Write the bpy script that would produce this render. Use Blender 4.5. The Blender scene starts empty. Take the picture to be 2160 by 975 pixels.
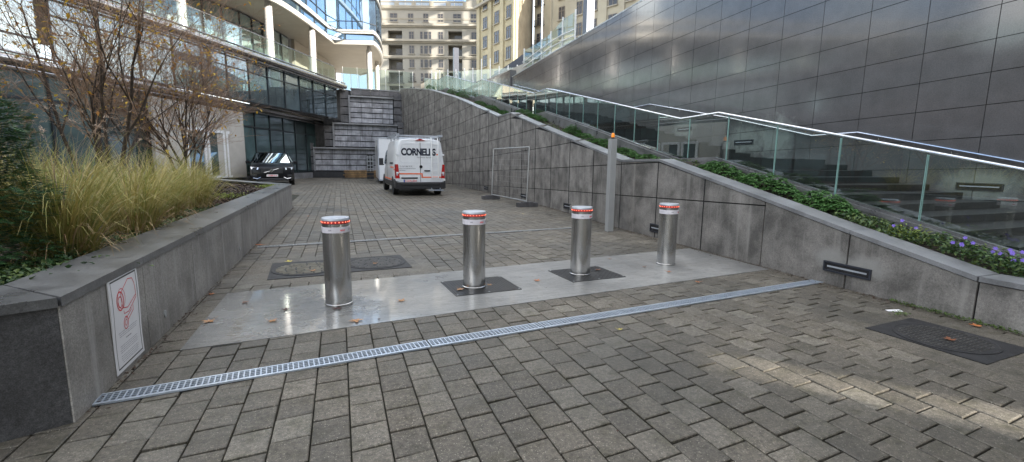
import bpy, math, random
from mathutils import Vector, Matrix, Euler
import numpy as np
random.seed(7)
sc = bpy.context.scene
col = sc.collection
R = math.radians

# ---------------------------------------------------------------- helpers
def tag(o, label=None, cat=None, group=None, kind=None):
    if label: o['label'] = label
    if cat: o['category'] = cat
    if group: o['group'] = group
    if kind: o['kind'] = kind
    return o

def thing(name, loc, label, cat, rz=0, group=None):
    o = bpy.data.objects.new(name, None)
    col.objects.link(o); o.location = loc; o.rotation_euler = (0, 0, rz)
    return tag(o, label, cat, group)

def copy_tree(o, parent=None):
    c = o.copy(); col.objects.link(c); c.parent = parent
    for ch in list(o.children):
        copy_tree(ch, c)
    return c

class MB:
    """collects shapes; build() links them as one mesh object"""
    def __init__(s): s.v = []; s.f = []; s.m = []; s.mi = 0
    def add(s, vs, fs):
        b = len(s.v); s.v += [tuple(p) for p in vs]
        s.f += [tuple(b + i for i in f) for f in fs]; s.m += [s.mi] * len(fs); return s
    def box(s, c, d, rz=0, tilt=None):
        x, y, z = d[0] / 2, d[1] / 2, d[2] / 2
        vs = [Vector((a, b, e)) for a in (-x, x) for b in (-y, y) for e in (-z, z)]
        if tilt is not None: vs = [tilt @ v for v in vs]
        if rz:
            m = Matrix.Rotation(rz, 3, 'Z'); vs = [m @ v for v in vs]
        vs = [v + Vector(c) for v in vs]
        return s.add(vs, [(0, 1, 3, 2), (4, 6, 7, 5), (0, 4, 5, 1), (2, 3, 7, 6), (0, 2, 6, 4), (1, 5, 7, 3)])
    def mm(s, x0, x1, y0, y1, z0, z1):
        return s.box(((x0 + x1) / 2, (y0 + y1) / 2, (z0 + z1) / 2), (x1 - x0, y1 - y0, z1 - z0))
    def prism(s, poly, z0, z1):
        n = len(poly)
        vs = [(p[0], p[1], z0) for p in poly] + [(p[0], p[1], z1) for p in poly]
        fs = [tuple(range(n - 1, -1, -1)), tuple(range(n, 2 * n))] + [(i, (i + 1) % n, n + (i + 1) % n, n + i) for i in range(n)]
        return s.add(vs, fs)
    def poly(s, pts): return s.add(pts, [tuple(range(len(pts)))])
    def hexa(s, a, b):
        n = len(a)
        return s.add(list(a) + list(b), [tuple(range(n - 1, -1, -1)), tuple(range(n, 2 * n))] + [(i, (i + 1) % n, n + (i + 1) % n, n + i) for i in range(n)])
    def tube(s, pts, r, n=8, cap=True):
        pts = [Vector(p) for p in pts]
        if not hasattr(r, '__len__'): r = [r] * len(pts)
        rings = []; up = None
        for i, p in enumerate(pts):
            d = (pts[min(i + 1, len(pts) - 1)] - pts[max(i - 1, 0)]).normalized()
            if up is None or abs(up.dot(d)) > .98:
                up = Vector((0, 0, 1)) if abs(d.z) < .9 else Vector((1, 0, 0))
            a = d.cross(up).normalized(); b = a.cross(d).normalized(); up = b
            rings.append([p + (a * math.cos(2 * math.pi * k / n) + b * math.sin(2 * math.pi * k / n)) * r[i] for k in range(n)])
        vs = [v for g in rings for v in g]
        fs = [(i * n + k, i * n + (k + 1) % n, (i + 1) * n + (k + 1) % n, (i + 1) * n + k) for i in range(len(pts) - 1) for k in range(n)]
        if cap: fs += [tuple(range(n - 1, -1, -1)), tuple((len(pts) - 1) * n + k for k in range(n))]
        return s.add(vs, fs)
    def lathe(s, prof, c=(0, 0, 0), n=32, axis='Z'):
        vs = []
        for (r, z) in prof:
            for k in range(n):
                a = 2 * math.pi * k / n
                p = (r * math.cos(a), r * math.sin(a), z)
                if axis == 'X': p = (p[2], p[0], p[1])
                if axis == 'Y': p = (p[0], p[2], p[1])
                vs.append((p[0] + c[0], p[1] + c[1], p[2] + c[2]))
        m = len(prof)
        fs = [(i * n + k, i * n + (k + 1) % n, (i + 1) * n + (k + 1) % n, (i + 1) * n + k) for i in range(m - 1) for k in range(n)]
        if prof[0][0] > 1e-6: fs.append(tuple(range(n - 1, -1, -1)))
        if prof[-1][0] > 1e-6: fs.append(tuple((m - 1) * n + k for k in range(n)))
        return s.add(vs, fs)
    def build(s, name, mats, parent=None, loc=None, local=False, smooth=False, bevel=0):
        if not isinstance(mats, (list, tuple)): mats = [mats]
        off = Vector((0, 0, 0))
        if parent is not None and not local:
            p = parent
            while p is not None: off += p.location; p = p.parent
        if loc is not None: off += Vector(loc)
        me = bpy.data.meshes.new(name)
        me.from_pydata([(x - off[0], y - off[1], z - off[2]) for x, y, z in s.v] if off.length else s.v, [], s.f)
        for m in mats: me.materials.append(m)
        if len(mats) > 1: me.polygons.foreach_set('material_index', s.m)
        if smooth:
            me.polygons.foreach_set('use_smooth', [True] * len(me.polygons))
        o = bpy.data.objects.new(name, me); col.objects.link(o)
        if smooth:
            try: me.set_sharp_from_angle(angle=R(38))
            except Exception: pass
        if loc is not None: o.location = loc
        if parent is not None: o.parent = parent
        if bevel:
            b = o.modifiers.new('b', 'BEVEL'); b.width = bevel; b.segments = 2; b.limit_method = 'ANGLE'
        return o

# ---------------------------------------------------------------- materials
def new_mat(name):
    m = bpy.data.materials.new(name); m.use_nodes = True
    nt = m.node_tree; bs = nt.nodes['Principled BSDF']; return m, nt, bs
def N(nt, t, **k):
    n = nt.nodes.new(t)
    for a, b in k.items():
        if a in n.inputs.keys(): n.inputs[a].default_value = b
        else: setattr(n, a, b)
    return n
def pos(nt, scale=(1, 1, 1), obj=False):
    if obj: g = N(nt, 'ShaderNodeTexCoord').outputs['Object']
    else: g = N(nt, 'ShaderNodeNewGeometry').outputs['Position']
    mp = N(nt, 'ShaderNodeMapping'); mp.inputs['Scale'].default_value = scale
    nt.links.new(g, mp.inputs['Vector']); return mp.outputs['Vector']
def noise(nt, vec, scale, detail=4, rough=.6):
    n = N(nt, 'ShaderNodeTexNoise'); n.inputs['Scale'].default_value = scale
    n.inputs['Detail'].default_value = detail; n.inputs['Roughness'].default_value = rough
    nt.links.new(vec, n.inputs['Vector']); return n.outputs['Fac']
def ramp(nt, fac, a, b, ca=(0, 0, 0, 1), cb=(1, 1, 1, 1)):
    r = N(nt, 'ShaderNodeValToRGB'); r.color_ramp.elements[0].position = a; r.color_ramp.elements[1].position = b
    r.color_ramp.elements[0].color = ca; r.color_ramp.elements[1].color = cb
    nt.links.new(fac, r.inputs['Fac']); return r.outputs['Color']
def mixc(nt, fac, a, b, mode='MIX'):
    m = N(nt, 'ShaderNodeMix', data_type='RGBA', blend_type=mode)
    for sock, v in ((m.inputs[0], fac), (m.inputs[6], a), (m.inputs[7], b)):
        if hasattr(v, 'links'): nt.links.new(v, sock)
        elif isinstance(v, (int, float)): sock.default_value = v
        else: sock.default_value = (v[0], v[1], v[2], 1)
    return m.outputs[2]
def bump(nt, bs, h, strength=.3, dist=.01):
    b = N(nt, 'ShaderNodeBump'); b.inputs['Strength'].default_value = strength; b.inputs['Distance'].default_value = dist
    nt.links.new(h, b.inputs['Height']); nt.links.new(b.outputs['Normal'], bs.inputs['Normal'])

def simple(name, c, rough=.5, metal=0, var=.15, scale=6, bmp=0, spec=.5, coat=0, bscale=60, emit=None, es=0):
    m, nt, bs = new_mat(name)
    v = pos(nt, obj=True); f = noise(nt, v, scale)
    lo = tuple(x * (1 - var) for x in c); hi = tuple(min(1, x * (1 + var)) for x in c)
    nt.links.new(mixc(nt, ramp(nt, f, .3, .7), lo, hi), bs.inputs['Base Color'])
    bs.inputs['Roughness'].default_value = rough; bs.inputs['Metallic'].default_value = metal
    bs.inputs['Specular IOR Level'].default_value = spec; bs.inputs['Coat Weight'].default_value = coat
    if bmp: bump(nt, bs, noise(nt, v, bscale), bmp, .01)
    if emit:
        bs.inputs['Emission Color'].default_value = (*emit, 1); bs.inputs['Emission Strength'].default_value = es
    return m

def granite(name, c, rough=.55, speck=.35, streak=0, streakc=(.5, .5, .5), bmp=.15, panel=.12, spec=.5, big=.25, coat=0, rvar=.12, stains=(), stainc=(.3, .3, .3)):
    m, nt, bs = new_mat(name)
    v = pos(nt)
    f1 = noise(nt, v, 160, 3, .8); f2 = noise(nt, v, 2.2, 5, .6)
    base = mixc(nt, ramp(nt, f1, .35, .65), tuple(x * (1 - speck) for x in c), tuple(x * (1 + speck) for x in c))
    base = mixc(nt, 1.0, base, mixc(nt, ramp(nt, f2, .36, .64), (1 - big,) * 3, (1 + big,) * 3), 'MULTIPLY')
    f3 = noise(nt, v, 45, 4, .75); base = mixc(nt, 1.0, base, mixc(nt, ramp(nt, f3, .34, .66), (1 - speck * .8,) * 3, (1 + speck * .8,) * 3), 'MULTIPLY')
    rnd = N(nt, 'ShaderNodeNewGeometry').outputs['Random Per Island']
    base = mixc(nt, 1.0, base, mixc(nt, rnd, (1 - panel,) * 3, (1 + panel,) * 3), 'MULTIPLY')
    if streak:
        sv = pos(nt, (5, 5, .35)); s1 = noise(nt, sv, 1.3, 4, .65)
        base = mixc(nt, mixc(nt, 1.0, ramp(nt, s1, .52, .72), (streak,) * 3, 'MULTIPLY'), base, streakc)
    for (sy, sz, ry_, rz__) in stains:      # lime bloom round the wall lights
        mp_ = N(nt, 'ShaderNodeMapping'); mp_.inputs['Location'].default_value = (0, -sy / ry_, -sz / rz__); mp_.inputs['Scale'].default_value = (0, 1 / ry_, 1 / rz__)
        nt.links.new(v, mp_.inputs['Vector']); ln_ = N(nt, 'ShaderNodeVectorMath', operation='LENGTH'); nt.links.new(mp_.outputs[0], ln_.inputs[0])
        wb = N(nt, 'ShaderNodeMath', operation='MULTIPLY_ADD'); nt.links.new(noise(nt, v, 5, 4, .6), wb.inputs[0]); wb.inputs[1].default_value = 1.6; nt.links.new(ln_.outputs['Value'], wb.inputs[2])
        hb = N(nt, 'ShaderNodeMath', operation='MULTIPLY'); nt.links.new(wb.outputs[0], hb.inputs[0]); hb.inputs[1].default_value = .4
        base = mixc(nt, ramp(nt, hb.outputs[0], .52, .80, (.75, .75, .75, 1), (0, 0, 0, 1)), base, stainc)
    nt.links.new(base, bs.inputs['Base Color'])
    rr = N(nt, 'ShaderNodeMapRange'); nt.links.new(f2, rr.inputs[0]); rr.inputs[3].default_value = rough - rvar; rr.inputs[4].default_value = rough + rvar
    nt.links.new(rr.outputs[0], bs.inputs['Roughness'])
    bs.inputs['Specular IOR Level'].default_value = spec; bs.inputs['Coat Weight'].default_value = coat
    if bmp: bump(nt, bs, f1, bmp, .004)
    return m

def glass_mat(name, tint, tr=.9, boost=1.0, rough=.0):
    m, nt, bs = new_mat(name)
    out = nt.nodes['Material Output']; nt.nodes.remove(bs)
    t = N(nt, 'ShaderNodeBsdfTransparent'); t.inputs[0].default_value = (*[x * tr for x in tint], 1)
    g = N(nt, 'ShaderNodeBsdfGlossy'); g.inputs['Roughness'].default_value = rough; g.inputs['Color'].default_value = (.95, 1, .98, 1)
    ge = N(nt, 'ShaderNodeNewGeometry'); dt = N(nt, 'ShaderNodeVectorMath', operation='DOT_PRODUCT')
    nt.links.new(ge.outputs['Normal'], dt.inputs[0]); nt.links.new(ge.outputs['Incoming'], dt.inputs[1])
    ab = N(nt, 'ShaderNodeMath', operation='ABSOLUTE'); nt.links.new(dt.outputs['Value'], ab.inputs[0])
    on = N(nt, 'ShaderNodeMath', operation='SUBTRACT'); on.inputs[0].default_value = 1; nt.links.new(ab.outputs[0], on.inputs[1])
    pw = N(nt, 'ShaderNodeMath', operation='POWER'); nt.links.new(on.outputs[0], pw.inputs[0]); pw.inputs[1].default_value = 4.5
    fr = N(nt, 'ShaderNodeMath', operation='MULTIPLY_ADD'); nt.links.new(pw.outputs[0], fr.inputs[0]); fr.inputs[1].default_value = .9; fr.inputs[2].default_value = .045
    mu = N(nt, 'ShaderNodeMath', operation='MULTIPLY_ADD', use_clamp=True); nt.links.new(fr.outputs[0], mu.inputs[0])
    mu.inputs[1].default_value = 1.6 * boost; mu.inputs[2].default_value = .03 * boost
    mx = N(nt, 'ShaderNodeMixShader'); nt.links.new(mu.outputs[0], mx.inputs[0])
    nt.links.new(t.outputs[0], mx.inputs[1]); nt.links.new(g.outputs[0], mx.inputs[2])
    nt.links.new(mx.outputs[0], out.inputs['Surface']); return m

def window_mat(name, inner, refl=.35, rough=.02, tint=(.75, .88, .95)):
    """opaque facade glazing: coated glass reflecting, dull interior behind"""
    m, nt, bs = new_mat(name)
    out = nt.nodes['Material Output']
    v = pos(nt); f = noise(nt, v, .7, 3)
    rnd = N(nt, 'ShaderNodeObjectInfo').outputs['Random']
    c = mixc(nt, ramp(nt, f, .35, .65), tuple(x * .6 for x in inner), tuple(x * 1.5 for x in inner))
    c = mixc(nt, 1.0, c, mixc(nt, rnd, (.6,) * 3, (1.5,) * 3), 'MULTIPLY')
    nt.links.new(c, bs.inputs['Base Color']); bs.inputs['Roughness'].default_value = .3
    g = N(nt, 'ShaderNodeBsdfGlossy'); g.inputs['Roughness'].default_value = rough; g.inputs['Color'].default_value = (*tint, 1)
    bn = N(nt, 'ShaderNodeBump'); bn.inputs['Strength'].default_value = .06; bn.inputs['Distance'].default_value = .05
    nt.links.new(noise(nt, v, .9, 1), bn.inputs['Height']); nt.links.new(bn.outputs[0], g.inputs['Normal'])
    lw = N(nt, 'ShaderNodeFresnel'); lw.inputs['IOR'].default_value = 1.55
    mu = N(nt, 'ShaderNodeMath', operation='MULTIPLY_ADD', use_clamp=True); nt.links.new(lw.outputs[0], mu.inputs[0])
    mu.inputs[1].default_value = 1.3; mu.inputs[2].default_value = refl
    mx = N(nt, 'ShaderNodeMixShader'); nt.links.new(mu.outputs[0], mx.inputs[0])
    nt.links.new(bs.outputs[0], mx.inputs[1]); nt.links.new(g.outputs[0], mx.inputs[2]); nt.links.new(mx.outputs[0], out.inputs['Surface'])
    return m

def foliage(name, cols, rough=.55, trans=.25):
    m, nt, bs = new_mat(name)
    g = N(nt, 'ShaderNodeNewGeometry')
    r = N(nt, 'ShaderNodeValToRGB'); el = r.color_ramp.elements
    while len(el) < len(cols): el.new(.5)
    for i, c in enumerate(cols):
        el[i].position = i / (len(cols) - 1); el[i].color = (*c, 1)
    nt.links.new(g.outputs['Random Per Island'], r.inputs['Fac'])
    nt.links.new(r.outputs['Color'], bs.inputs['Base Color']); bs.inputs['Roughness'].default_value = rough
    if trans:
        out = nt.nodes['Material Output']; t = N(nt, 'ShaderNodeBsdfTranslucent'); nt.links.new(r.outputs['Color'], t.inputs['Color'])
        mx = N(nt, 'ShaderNodeMixShader'); mx.inputs[0].default_value = trans
        nt.links.new(bs.outputs[0], mx.inputs[1]); nt.links.new(t.outputs[0], mx.inputs[2]); nt.links.new(mx.outputs[0], out.inputs['Surface'])
    return m

def paver_mat():
    m, nt, bs = new_mat('concrete_paver')
    v = pos(nt); g = N(nt, 'ShaderNodeNewGeometry')
    r = N(nt, 'ShaderNodeValToRGB'); el = r.color_ramp.elements
    el[0].color = (.078, .070, .060, 1); el[1].color = (.130, .116, .098, 1); el[1].position = 1
    e = el.new(.5); e.color = (.101, .090, .076, 1); e = el.new(.97); e.color = (.132, .121, .106, 1); e = el.new(.99); e.color = (.16, .15, .13, 1)
    nt.links.new(g.outputs['Random Per Island'], r.inputs['Fac'])
    vo = N(nt, 'ShaderNodeTexVoronoi'); vo.inputs['Scale'].default_value = 70; nt.links.new(v, vo.inputs['Vector'])
    sp = ramp(nt, vo.outputs['Distance'], .12, .3, (1, 1, 1, 1), (0, 0, 0, 1))
    spm = mixc(nt, 1.0, sp, ramp(nt, noise(nt, v, 60, 2), .46, .54), 'MULTIPLY')
    f = noise(nt, v, 150, 3, .8)
    c = mixc(nt, 1.0, r.outputs['Color'], mixc(nt, ramp(nt, f, .3, .7), (.5,) * 3, (1.5,) * 3), 'MULTIPLY')
    fm = noise(nt, v, 34, 4, .75)
    c = mixc(nt, 1.0, c, mixc(nt, ramp(nt, fm, .32, .68), (.5,) * 3, (1.5,) * 3), 'MULTIPLY')
    c = mixc(nt, mixc(nt, 1.0, spm, (.7,) * 3, 'MULTIPLY'), c, (.42, .40, .35))
    big = noise(nt, v, .55, 4, .6)
    c = mixc(nt, 1.0, c, mixc(nt, ramp(nt, big, .35, .65), (.60, .61, .58), (1.2, 1.17, 1.1)), 'MULTIPLY')
    med = noise(nt, v, 7, 4, .6)
    c = mixc(nt, ramp(nt, med, .48, .72), c, mixc(nt, 1.0, c, (.55, .56, .46), 'MULTIPLY'))
    nt.links.new(c, bs.inputs['Base Color'])
    rr = N(nt, 'ShaderNodeMapRange'); nt.links.new(big, rr.inputs[0]); rr.inputs[1].default_value = .3; rr.inputs[2].default_value = .7
    rr.inputs[3].default_value = .42; rr.inputs[4].default_value = .8; nt.links.new(rr.outputs[0], bs.inputs['Roughness'])
    bump(nt, bs, mixc(nt, .5, f, fm), .8, .006)
    return m

def slab_mat():
    m, nt, bs = new_mat('wet_concrete')
    v = pos(nt)
    f2 = noise(nt, v, 1.1, 5, .62); f1 = noise(nt, v, 90, 3, .7); f3 = noise(nt, v, 9, 5, .7)
    c = mixc(nt, ramp(nt, f2, .3, .7), (.14, .14, .137), (.26, .26, .252))
    c = mixc(nt, 1.0, c, mixc(nt, ramp(nt, f1, .3, .7), (.85,) * 3, (1.1,) * 3), 'MULTIPLY')
    c = mixc(nt, ramp(nt, f3, .56, .72), c, (.11, .108, .10))
    c = mixc(nt, 1.0, c, mixc(nt, ramp(nt, noise(nt, pos(nt, (1, 6, 1)), 3.5, 5, .7), .35, .65), (.78,) * 3, (1.15,) * 3), 'MULTIPLY')
    nt.links.new(c, bs.inputs['Base Color'])
    # the left part stays wet: roughness falls with x
    sx = N(nt, 'ShaderNodeSeparateXYZ'); nt.links.new(v, sx.inputs[0])
    mr = N(nt, 'ShaderNodeMapRange'); nt.links.new(sx.outputs[0], mr.inputs[0]); mr.inputs[1].default_value = -.8; mr.inputs[2].default_value = 2.2
    mr.inputs[3].default_value = .0; mr.inputs[4].default_value = .2
    ad = N(nt, 'ShaderNodeMath', operation='ADD'); nt.links.new(mr.outputs[0], ad.inputs[0])
    m2 = N(nt, 'ShaderNodeMapRange'); nt.links.new(f2, m2.inputs[0]); m2.inputs[1].default_value = .3; m2.inputs[2].default_value = .7; m2.inputs[3].default_value = .12; m2.inputs[4].default_value = .36
    nt.links.new(m2.outputs[0], ad.inputs[1]); nt.links.new(ad.outputs[0], bs.inputs['Roughness'])
    bs.inputs['Specular IOR Level'].default_value = .7
    mw = N(nt, 'ShaderNodeMapRange'); nt.links.new(sx.outputs[0], mw.inputs[0]); mw.inputs[1].default_value = .4; mw.inputs[2].default_value = 1.6; mw.inputs[3].default_value = 1; mw.inputs[4].default_value = .15
    ml = N(nt, 'ShaderNodeMath', operation='MULTIPLY'); nt.links.new(mw.outputs[0], ml.inputs[0]); nt.links.new(ramp(nt, f2, .38, .5), ml.inputs[1]); nt.links.new(ml.outputs[0], bs.inputs['Coat Weight']); bs.inputs['Coat Roughness'].default_value = .07; bs.inputs['Coat IOR'].default_value = 1.6
    n1 = noise(nt, v, 24, 3, .6); bump(nt, bs, n1, .5, .01)
    return m

def metal_brushed():
    m, nt, bs = new_mat('brushed_steel')
    v = pos(nt, (1, 1, 60), obj=True); f = noise(nt, v, 6, 3)
    nt.links.new(mixc(nt, ramp(nt, f, .3, .7), (.50, .50, .50), (.62, .62, .62)), bs.inputs['Base Color'])
    bs.inputs['Metallic'].default_value = 1; bs.inputs['Roughness'].default_value = .24; bs.inputs['Anisotropic'].default_value = .75
    tg = N(nt, 'ShaderNodeTangent', direction_type='RADIAL', axis='Z'); nt.links.new(tg.outputs[0], bs.inputs['Tangent'])
    bump(nt, bs, f, .04, .002); return m

M = {}
M['paver'] = paver_mat()
M['joint'] = simple('mossy_joint', (.016, .017, .010), .95, var=.6, scale=3, bmp=.4)
M['slab'] = slab_mat()
M['steel'] = metal_brushed()
M['galv'] = simple('galvanised_steel', (.46, .52, .60), .35, .6, .12, 20)
M['galv_dull'] = simple('dull_galvanised', (.40, .41, .42), .5, .8, .2, 15)
M['dark_hole'] = simple('drain_shadow', (.015, .017, .02), .9)
M['iron'] = simple('cast_iron', (.022, .022, .024), .6, 0, .4, 9, bmp=.3, spec=.3)
M['iron_dusty'] = simple('dusty_cast_iron', (.15, .14, .11), .7, .1, .45, 8, bmp=.3)
M['iron_ribs'] = simple('worn_iron_ribs', (.075, .072, .068), .45, .3, .4, 9)
M['rubber'] = simple('black_chequer_plate', (.022, .022, .024), .35, .2, .3, 12)
M['left_stone'] = granite('grey_granite_facing', (.235, .225, .21), .5, .3, .75, (.44, .43, .42), panel=.07, big=.3)
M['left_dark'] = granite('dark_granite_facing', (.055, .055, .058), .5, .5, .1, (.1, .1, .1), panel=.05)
M['coping'] = granite('granite_coping', (.12, .122, .125), .3, .25, 0, bmp=.05, panel=.12, big=.35)
M['right_stone'] = granite('flamed_granite', (.165, .157, .148), .62, .3, .6, (.30, .29, .275), bmp=.35, panel=.16, big=.42, stains=((3.62, .33, .26, .14), (4.08, .35, .25, .13)), stainc=(.27, .27, .26))
M['right_coping'] = granite('pale_granite_coping', (.20, .205, .215), .38, .15, 0, bmp=.05, panel=.1)
M['polished'] = granite('polished_dark_granite', (.10, .099, .104), .12, .16, .08, (.14, .14, .15), bmp=0, panel=.06, spec=.9, coat=.15, big=.09, rvar=.03, stains=((4.6, 1.2, .55, .3), (9.5, 2.15, .7, .4), (8.6, 2.2, .5, .5), (11.85, 2.6, .5, .3)), stainc=(.26, .29, .28))
M['joint_dark'] = simple('dark_joint', (.012, .012, .013), .9)
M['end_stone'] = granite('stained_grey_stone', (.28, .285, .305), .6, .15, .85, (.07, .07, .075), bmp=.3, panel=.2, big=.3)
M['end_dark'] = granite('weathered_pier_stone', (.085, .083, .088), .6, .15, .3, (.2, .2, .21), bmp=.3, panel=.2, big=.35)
M['stair'] = granite('black_granite_stair', (.02, .02, .022), .4, .3, 0, bmp=.05)
M['soil'] = simple('damp_soil', (.03, .022, .015), .95, var=.5, scale=10, bmp=.8)
M['white'] = simple('white_paint', (.74, .76, .78), .35, var=.03, coat=.4)
M['white_metal'] = simple('white_metal', (.72, .73, .73), .4, var=.05)
M['fence_wire'] = simple('fence_wire', (.45, .46, .47), .4, .8, .1)
M['post'] = simple('grey_painted_post', (.34, .35, .355), .45, .2, .06, 3)
M['orange'] = simple('orange_lens', (.85, .26, .02), .3, emit=(1, .28, .02), es=.12)
M['red_ring'] = simple('red_reflector', (.42, .035, .04), .35)
M['led'] = simple('lit_led', (1, .3, .15), .3, emit=(1, .20, .12), es=.7)
M['cap'] = simple('light_grey_cap', (.42, .45, .50), .4, .3)
M['label_white'] = simple('white_reflective_label', (.60, .58, .63), .45)
M['red_ink'] = simple('red_ink', (.70, .045, .06), .5)
M['black_ink'] = simple('black_ink', (.03, .03, .035), .5)
M['grey_ink'] = simple('grey_ink', (.22, .22, .25), .5)
M['navy_ink'] = simple('navy_lettering', (.012, .018, .035), .5)
M['orange_ink'] = simple('orange_red_stripe', (.80, .16, .05), .45)
M['sign_white'] = simple('sign_board', (.80, .80, .82), .45, var=.02)
M['black_plastic'] = simple('black_plastic', (.02, .02, .022), .5)
M['tyre'] = simple('tyre_rubber', (.018, .018, .018), .8)
M['rim'] = simple('alloy_rim', (.12, .12, .13), .35, .8)
M['car_black'] = simple('black_car_paint', (.006, .006, .008), .3, 0, .1, coat=.12, spec=.25)
M['car_glass'] = window_mat('car_glass', (.008, .01, .012), .12)
M['tail'] = simple('tail_lamp_red', (.40, .012, .012), .2, coat=.6)
M['head'] = simple('head_lamp', (.75, .8, .88), .12, .3, emit=(.8, .9, 1), es=.05)
M['chrome'] = simple('chrome', (.62, .63, .65), .2, 1)
M['plate'] = simple('number_plate', (.72, .68, .68), .4)
M['blue'] = simple('plate_blue', (.02, .07, .42), .4)
M['glass'] = glass_mat('balustrade_glass', (.93, .975, .96), .98, 1.1)
M['glass_pale'] = glass_mat('terrace_glass', (.92, .98, .95), .98, .7)
M['glass_edge'] = simple('glass_edge', (.25, .42, .40), .2)
M['win_sky'] = window_mat('coated_glazing', (.05, .075, .08), .36)
M['win_green'] = window_mat('green_glazing', (.035, .062, .062), .12)
M['win_mid'] = window_mat('middle_glazing', (.03, .045, .052), .20)
M['win_blue'] = window_mat('blue_glazing', (.025, .05, .08), .30, tint=(.55, .75, 1))
M['win_far'] = simple('old_window_glass', (.022, .025, .034), .22, var=.5, scale=.8)
M['win_up'] = window_mat('terrace_glazing', (.10, .14, .13), .22)
M['mullion'] = simple('dark_mullion', (.03, .035, .04), .4, .4)
M['mullion_pale'] = simple('pale_mullion', (.42, .42, .40), .35, .6)
M['tube'] = simple('satin_steel_tube', (.52, .48, .45), .25, 1, .15)
M['fascia'] = simple('cream_metal_fascia', (.42, .40, .36), .35, .3, .06, 2)
M['soffit'] = simple('soffit_panel', (.30, .27, .225), .6, var=.08, scale=1)
M['col_paint'] = simple('white_steel_column', (.50, .485, .47), .25, .3, .04)
M['cream'] = simple('pale_rendered_wall', (.42, .40, .36), .7, var=.1, scale=1)
M['spandrel'] = simple('pale_green_spandrel', (.34, .42, .33), .4, var=.12, scale=1)
M['stoneA'] = simple('pale_building_stone', (.235, .225, .20), .8, var=.12, scale=.25)
M['stoneA2'] = simple('pale_cornice_stone', (.27, .25, .21), .8, var=.1, scale=.5)
M['stoneB'] = simple('yellow_building_stone', (.34, .30, .20), .8, var=.2, scale=.4)
M['stoneBside'] = simple('bare_side_wall', (.30, .26, .19), .85, var=.22, scale=.6)
M['stoneC'] = simple('buff_building_stone', (.31, .285, .225), .8, var=.15, scale=.35)
M['frame_far'] = simple('old_window_frame', (.16, .14, .12), .6)
M['recess'] = simple('recess_wall', (.13, .12, .10), .8)
M['dark_metal'] = simple('dark_metal', (.05, .055, .07), .4, .5)
M['rail_dark'] = simple('iron_railing', (.05, .045, .04), .6)
M['wood'] = simple('stacked_timber', (.25, .155, .07), .7, var=.6, scale=3)
M['bark'] = simple('bark', (.055, .040, .030), .8, var=.4, scale=12, bmp=.5)
M['twig'] = simple('twig_bark', (.30, .20, .135), .75, var=.35, scale=6)
M['leaf_yellow'] = foliage('autumn_leaf', [(.70, .38, .05), (.75, .55, .07), (.55, .22, .05), (.45, .45, .08)], trans=.3)
M['blade'] = foliage('grass_blade', [(.17, .22, .045), (.52, .41, .14), (.29, .31, .07), (.62, .49, .23), (.21, .26, .06), (.40, .31, .11)], trans=.3)
M['straw'] = foliage('dry_straw', [(.38, .24, .12), (.55, .42, .24), (.30, .17, .09)], trans=.2)
M['plume'] = foliage('grass_plume', [(.34, .24, .17), (.45, .34, .25)], trans=.3)
M['yew'] = foliage('conifer_needles', [(.015, .05, .02), (.04, .11, .035), (.06, .15, .04)], trans=.15)
M['green'] = foliage('planter_leaves', [(.05, .13, .035), (.08, .20, .05), (.13, .27, .08), (.06, .16, .05)], trans=.2)
M['ivy'] = foliage('ivy_leaves', [(.02, .055, .02), (.05, .10, .03), (.12, .17, .04)], trans=.15)
M['lime'] = foliage('lime_leaves', [(.16, .24, .04), (.26, .30, .05)], trans=.3)
M['purple'] = foliage('purple_petal', [(.16, .10, .55), (.26, .17, .72)], trans=.3)
M['mulch'] = foliage('bark_mulch', [(.025, .014, .010), (.07, .035, .02), (.04, .022, .015)], trans=0, rough=.7)
M['moss'] = foliage('moss', [(.05, .10, .015), (.10, .15, .03)], trans=.2)

# ---------------------------------------------------------------- camera, world, light
cam = bpy.data.cameras.new('camera'); co = bpy.data.objects.new('camera', cam); col.objects.link(co)
cam.sensor_width = 36; cam.lens = 980 / 2160 * 36; cam.clip_end = 2000; cam.clip_start = .05
yaw = R(20.3115); pitch = math.atan(146 / 980); roll = math.atan(.0118)
fw = Vector((math.sin(yaw) * math.cos(pitch), math.cos(yaw) * math.cos(pitch), -math.sin(pitch)))
r0 = Vector((math.cos(yaw), -math.sin(yaw), 0)); u0 = r0.cross(fw)
rr_ = r0 * math.cos(roll) + u0 * math.sin(roll); uu_ = -r0 * math.sin(roll) + u0 * math.cos(roll)
mat = Matrix((rr_, uu_, -fw)).transposed().to_4x4(); mat.translation = (0, 0, 1.52)
co.matrix_world = mat
sc.camera = co

SUN_EL = R(23); SUN = Vector((.64, -.768, 0)).normalized()
w = bpy.data.worlds.new('World'); sc.world = w; w.use_nodes = True; nt = w.node_tree
bg = nt.nodes['Background']; sky = N(nt, 'ShaderNodeTexSky'); sky.sky_type = 'NISHITA'; sky.sun_disc = False
sky.sun_elevation = SUN_EL; sky.sun_rotation = math.atan2(SUN.x, SUN.y); sky.altitude = 50; sky.dust_density = 1.5
tc = N(nt, 'ShaderNodeTexCoord'); mp = N(nt, 'ShaderNodeMapping'); mp.inputs['Scale'].default_value = (1, 1, 2.6)
nt.links.new(tc.outputs['Generated'], mp.inputs['Vector'])
cf = noise(nt, mp.outputs['Vector'], 2.3, 6, .55)
cl = mixc(nt, mixc(nt, 1.0, ramp(nt, cf, .42, .62), (.9,) * 3, 'MULTIPLY'), sky.outputs[0], (7.6, 7.35, 6.9))
nt.links.new(cl, bg.inputs['Color']); bg.inputs['Strength'].default_value = .15
sl = bpy.data.lights.new('sun', 'SUN'); sl.energy = 4.8; sl.angle = R(.6); sl.color = (1, .93, .82)
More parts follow.
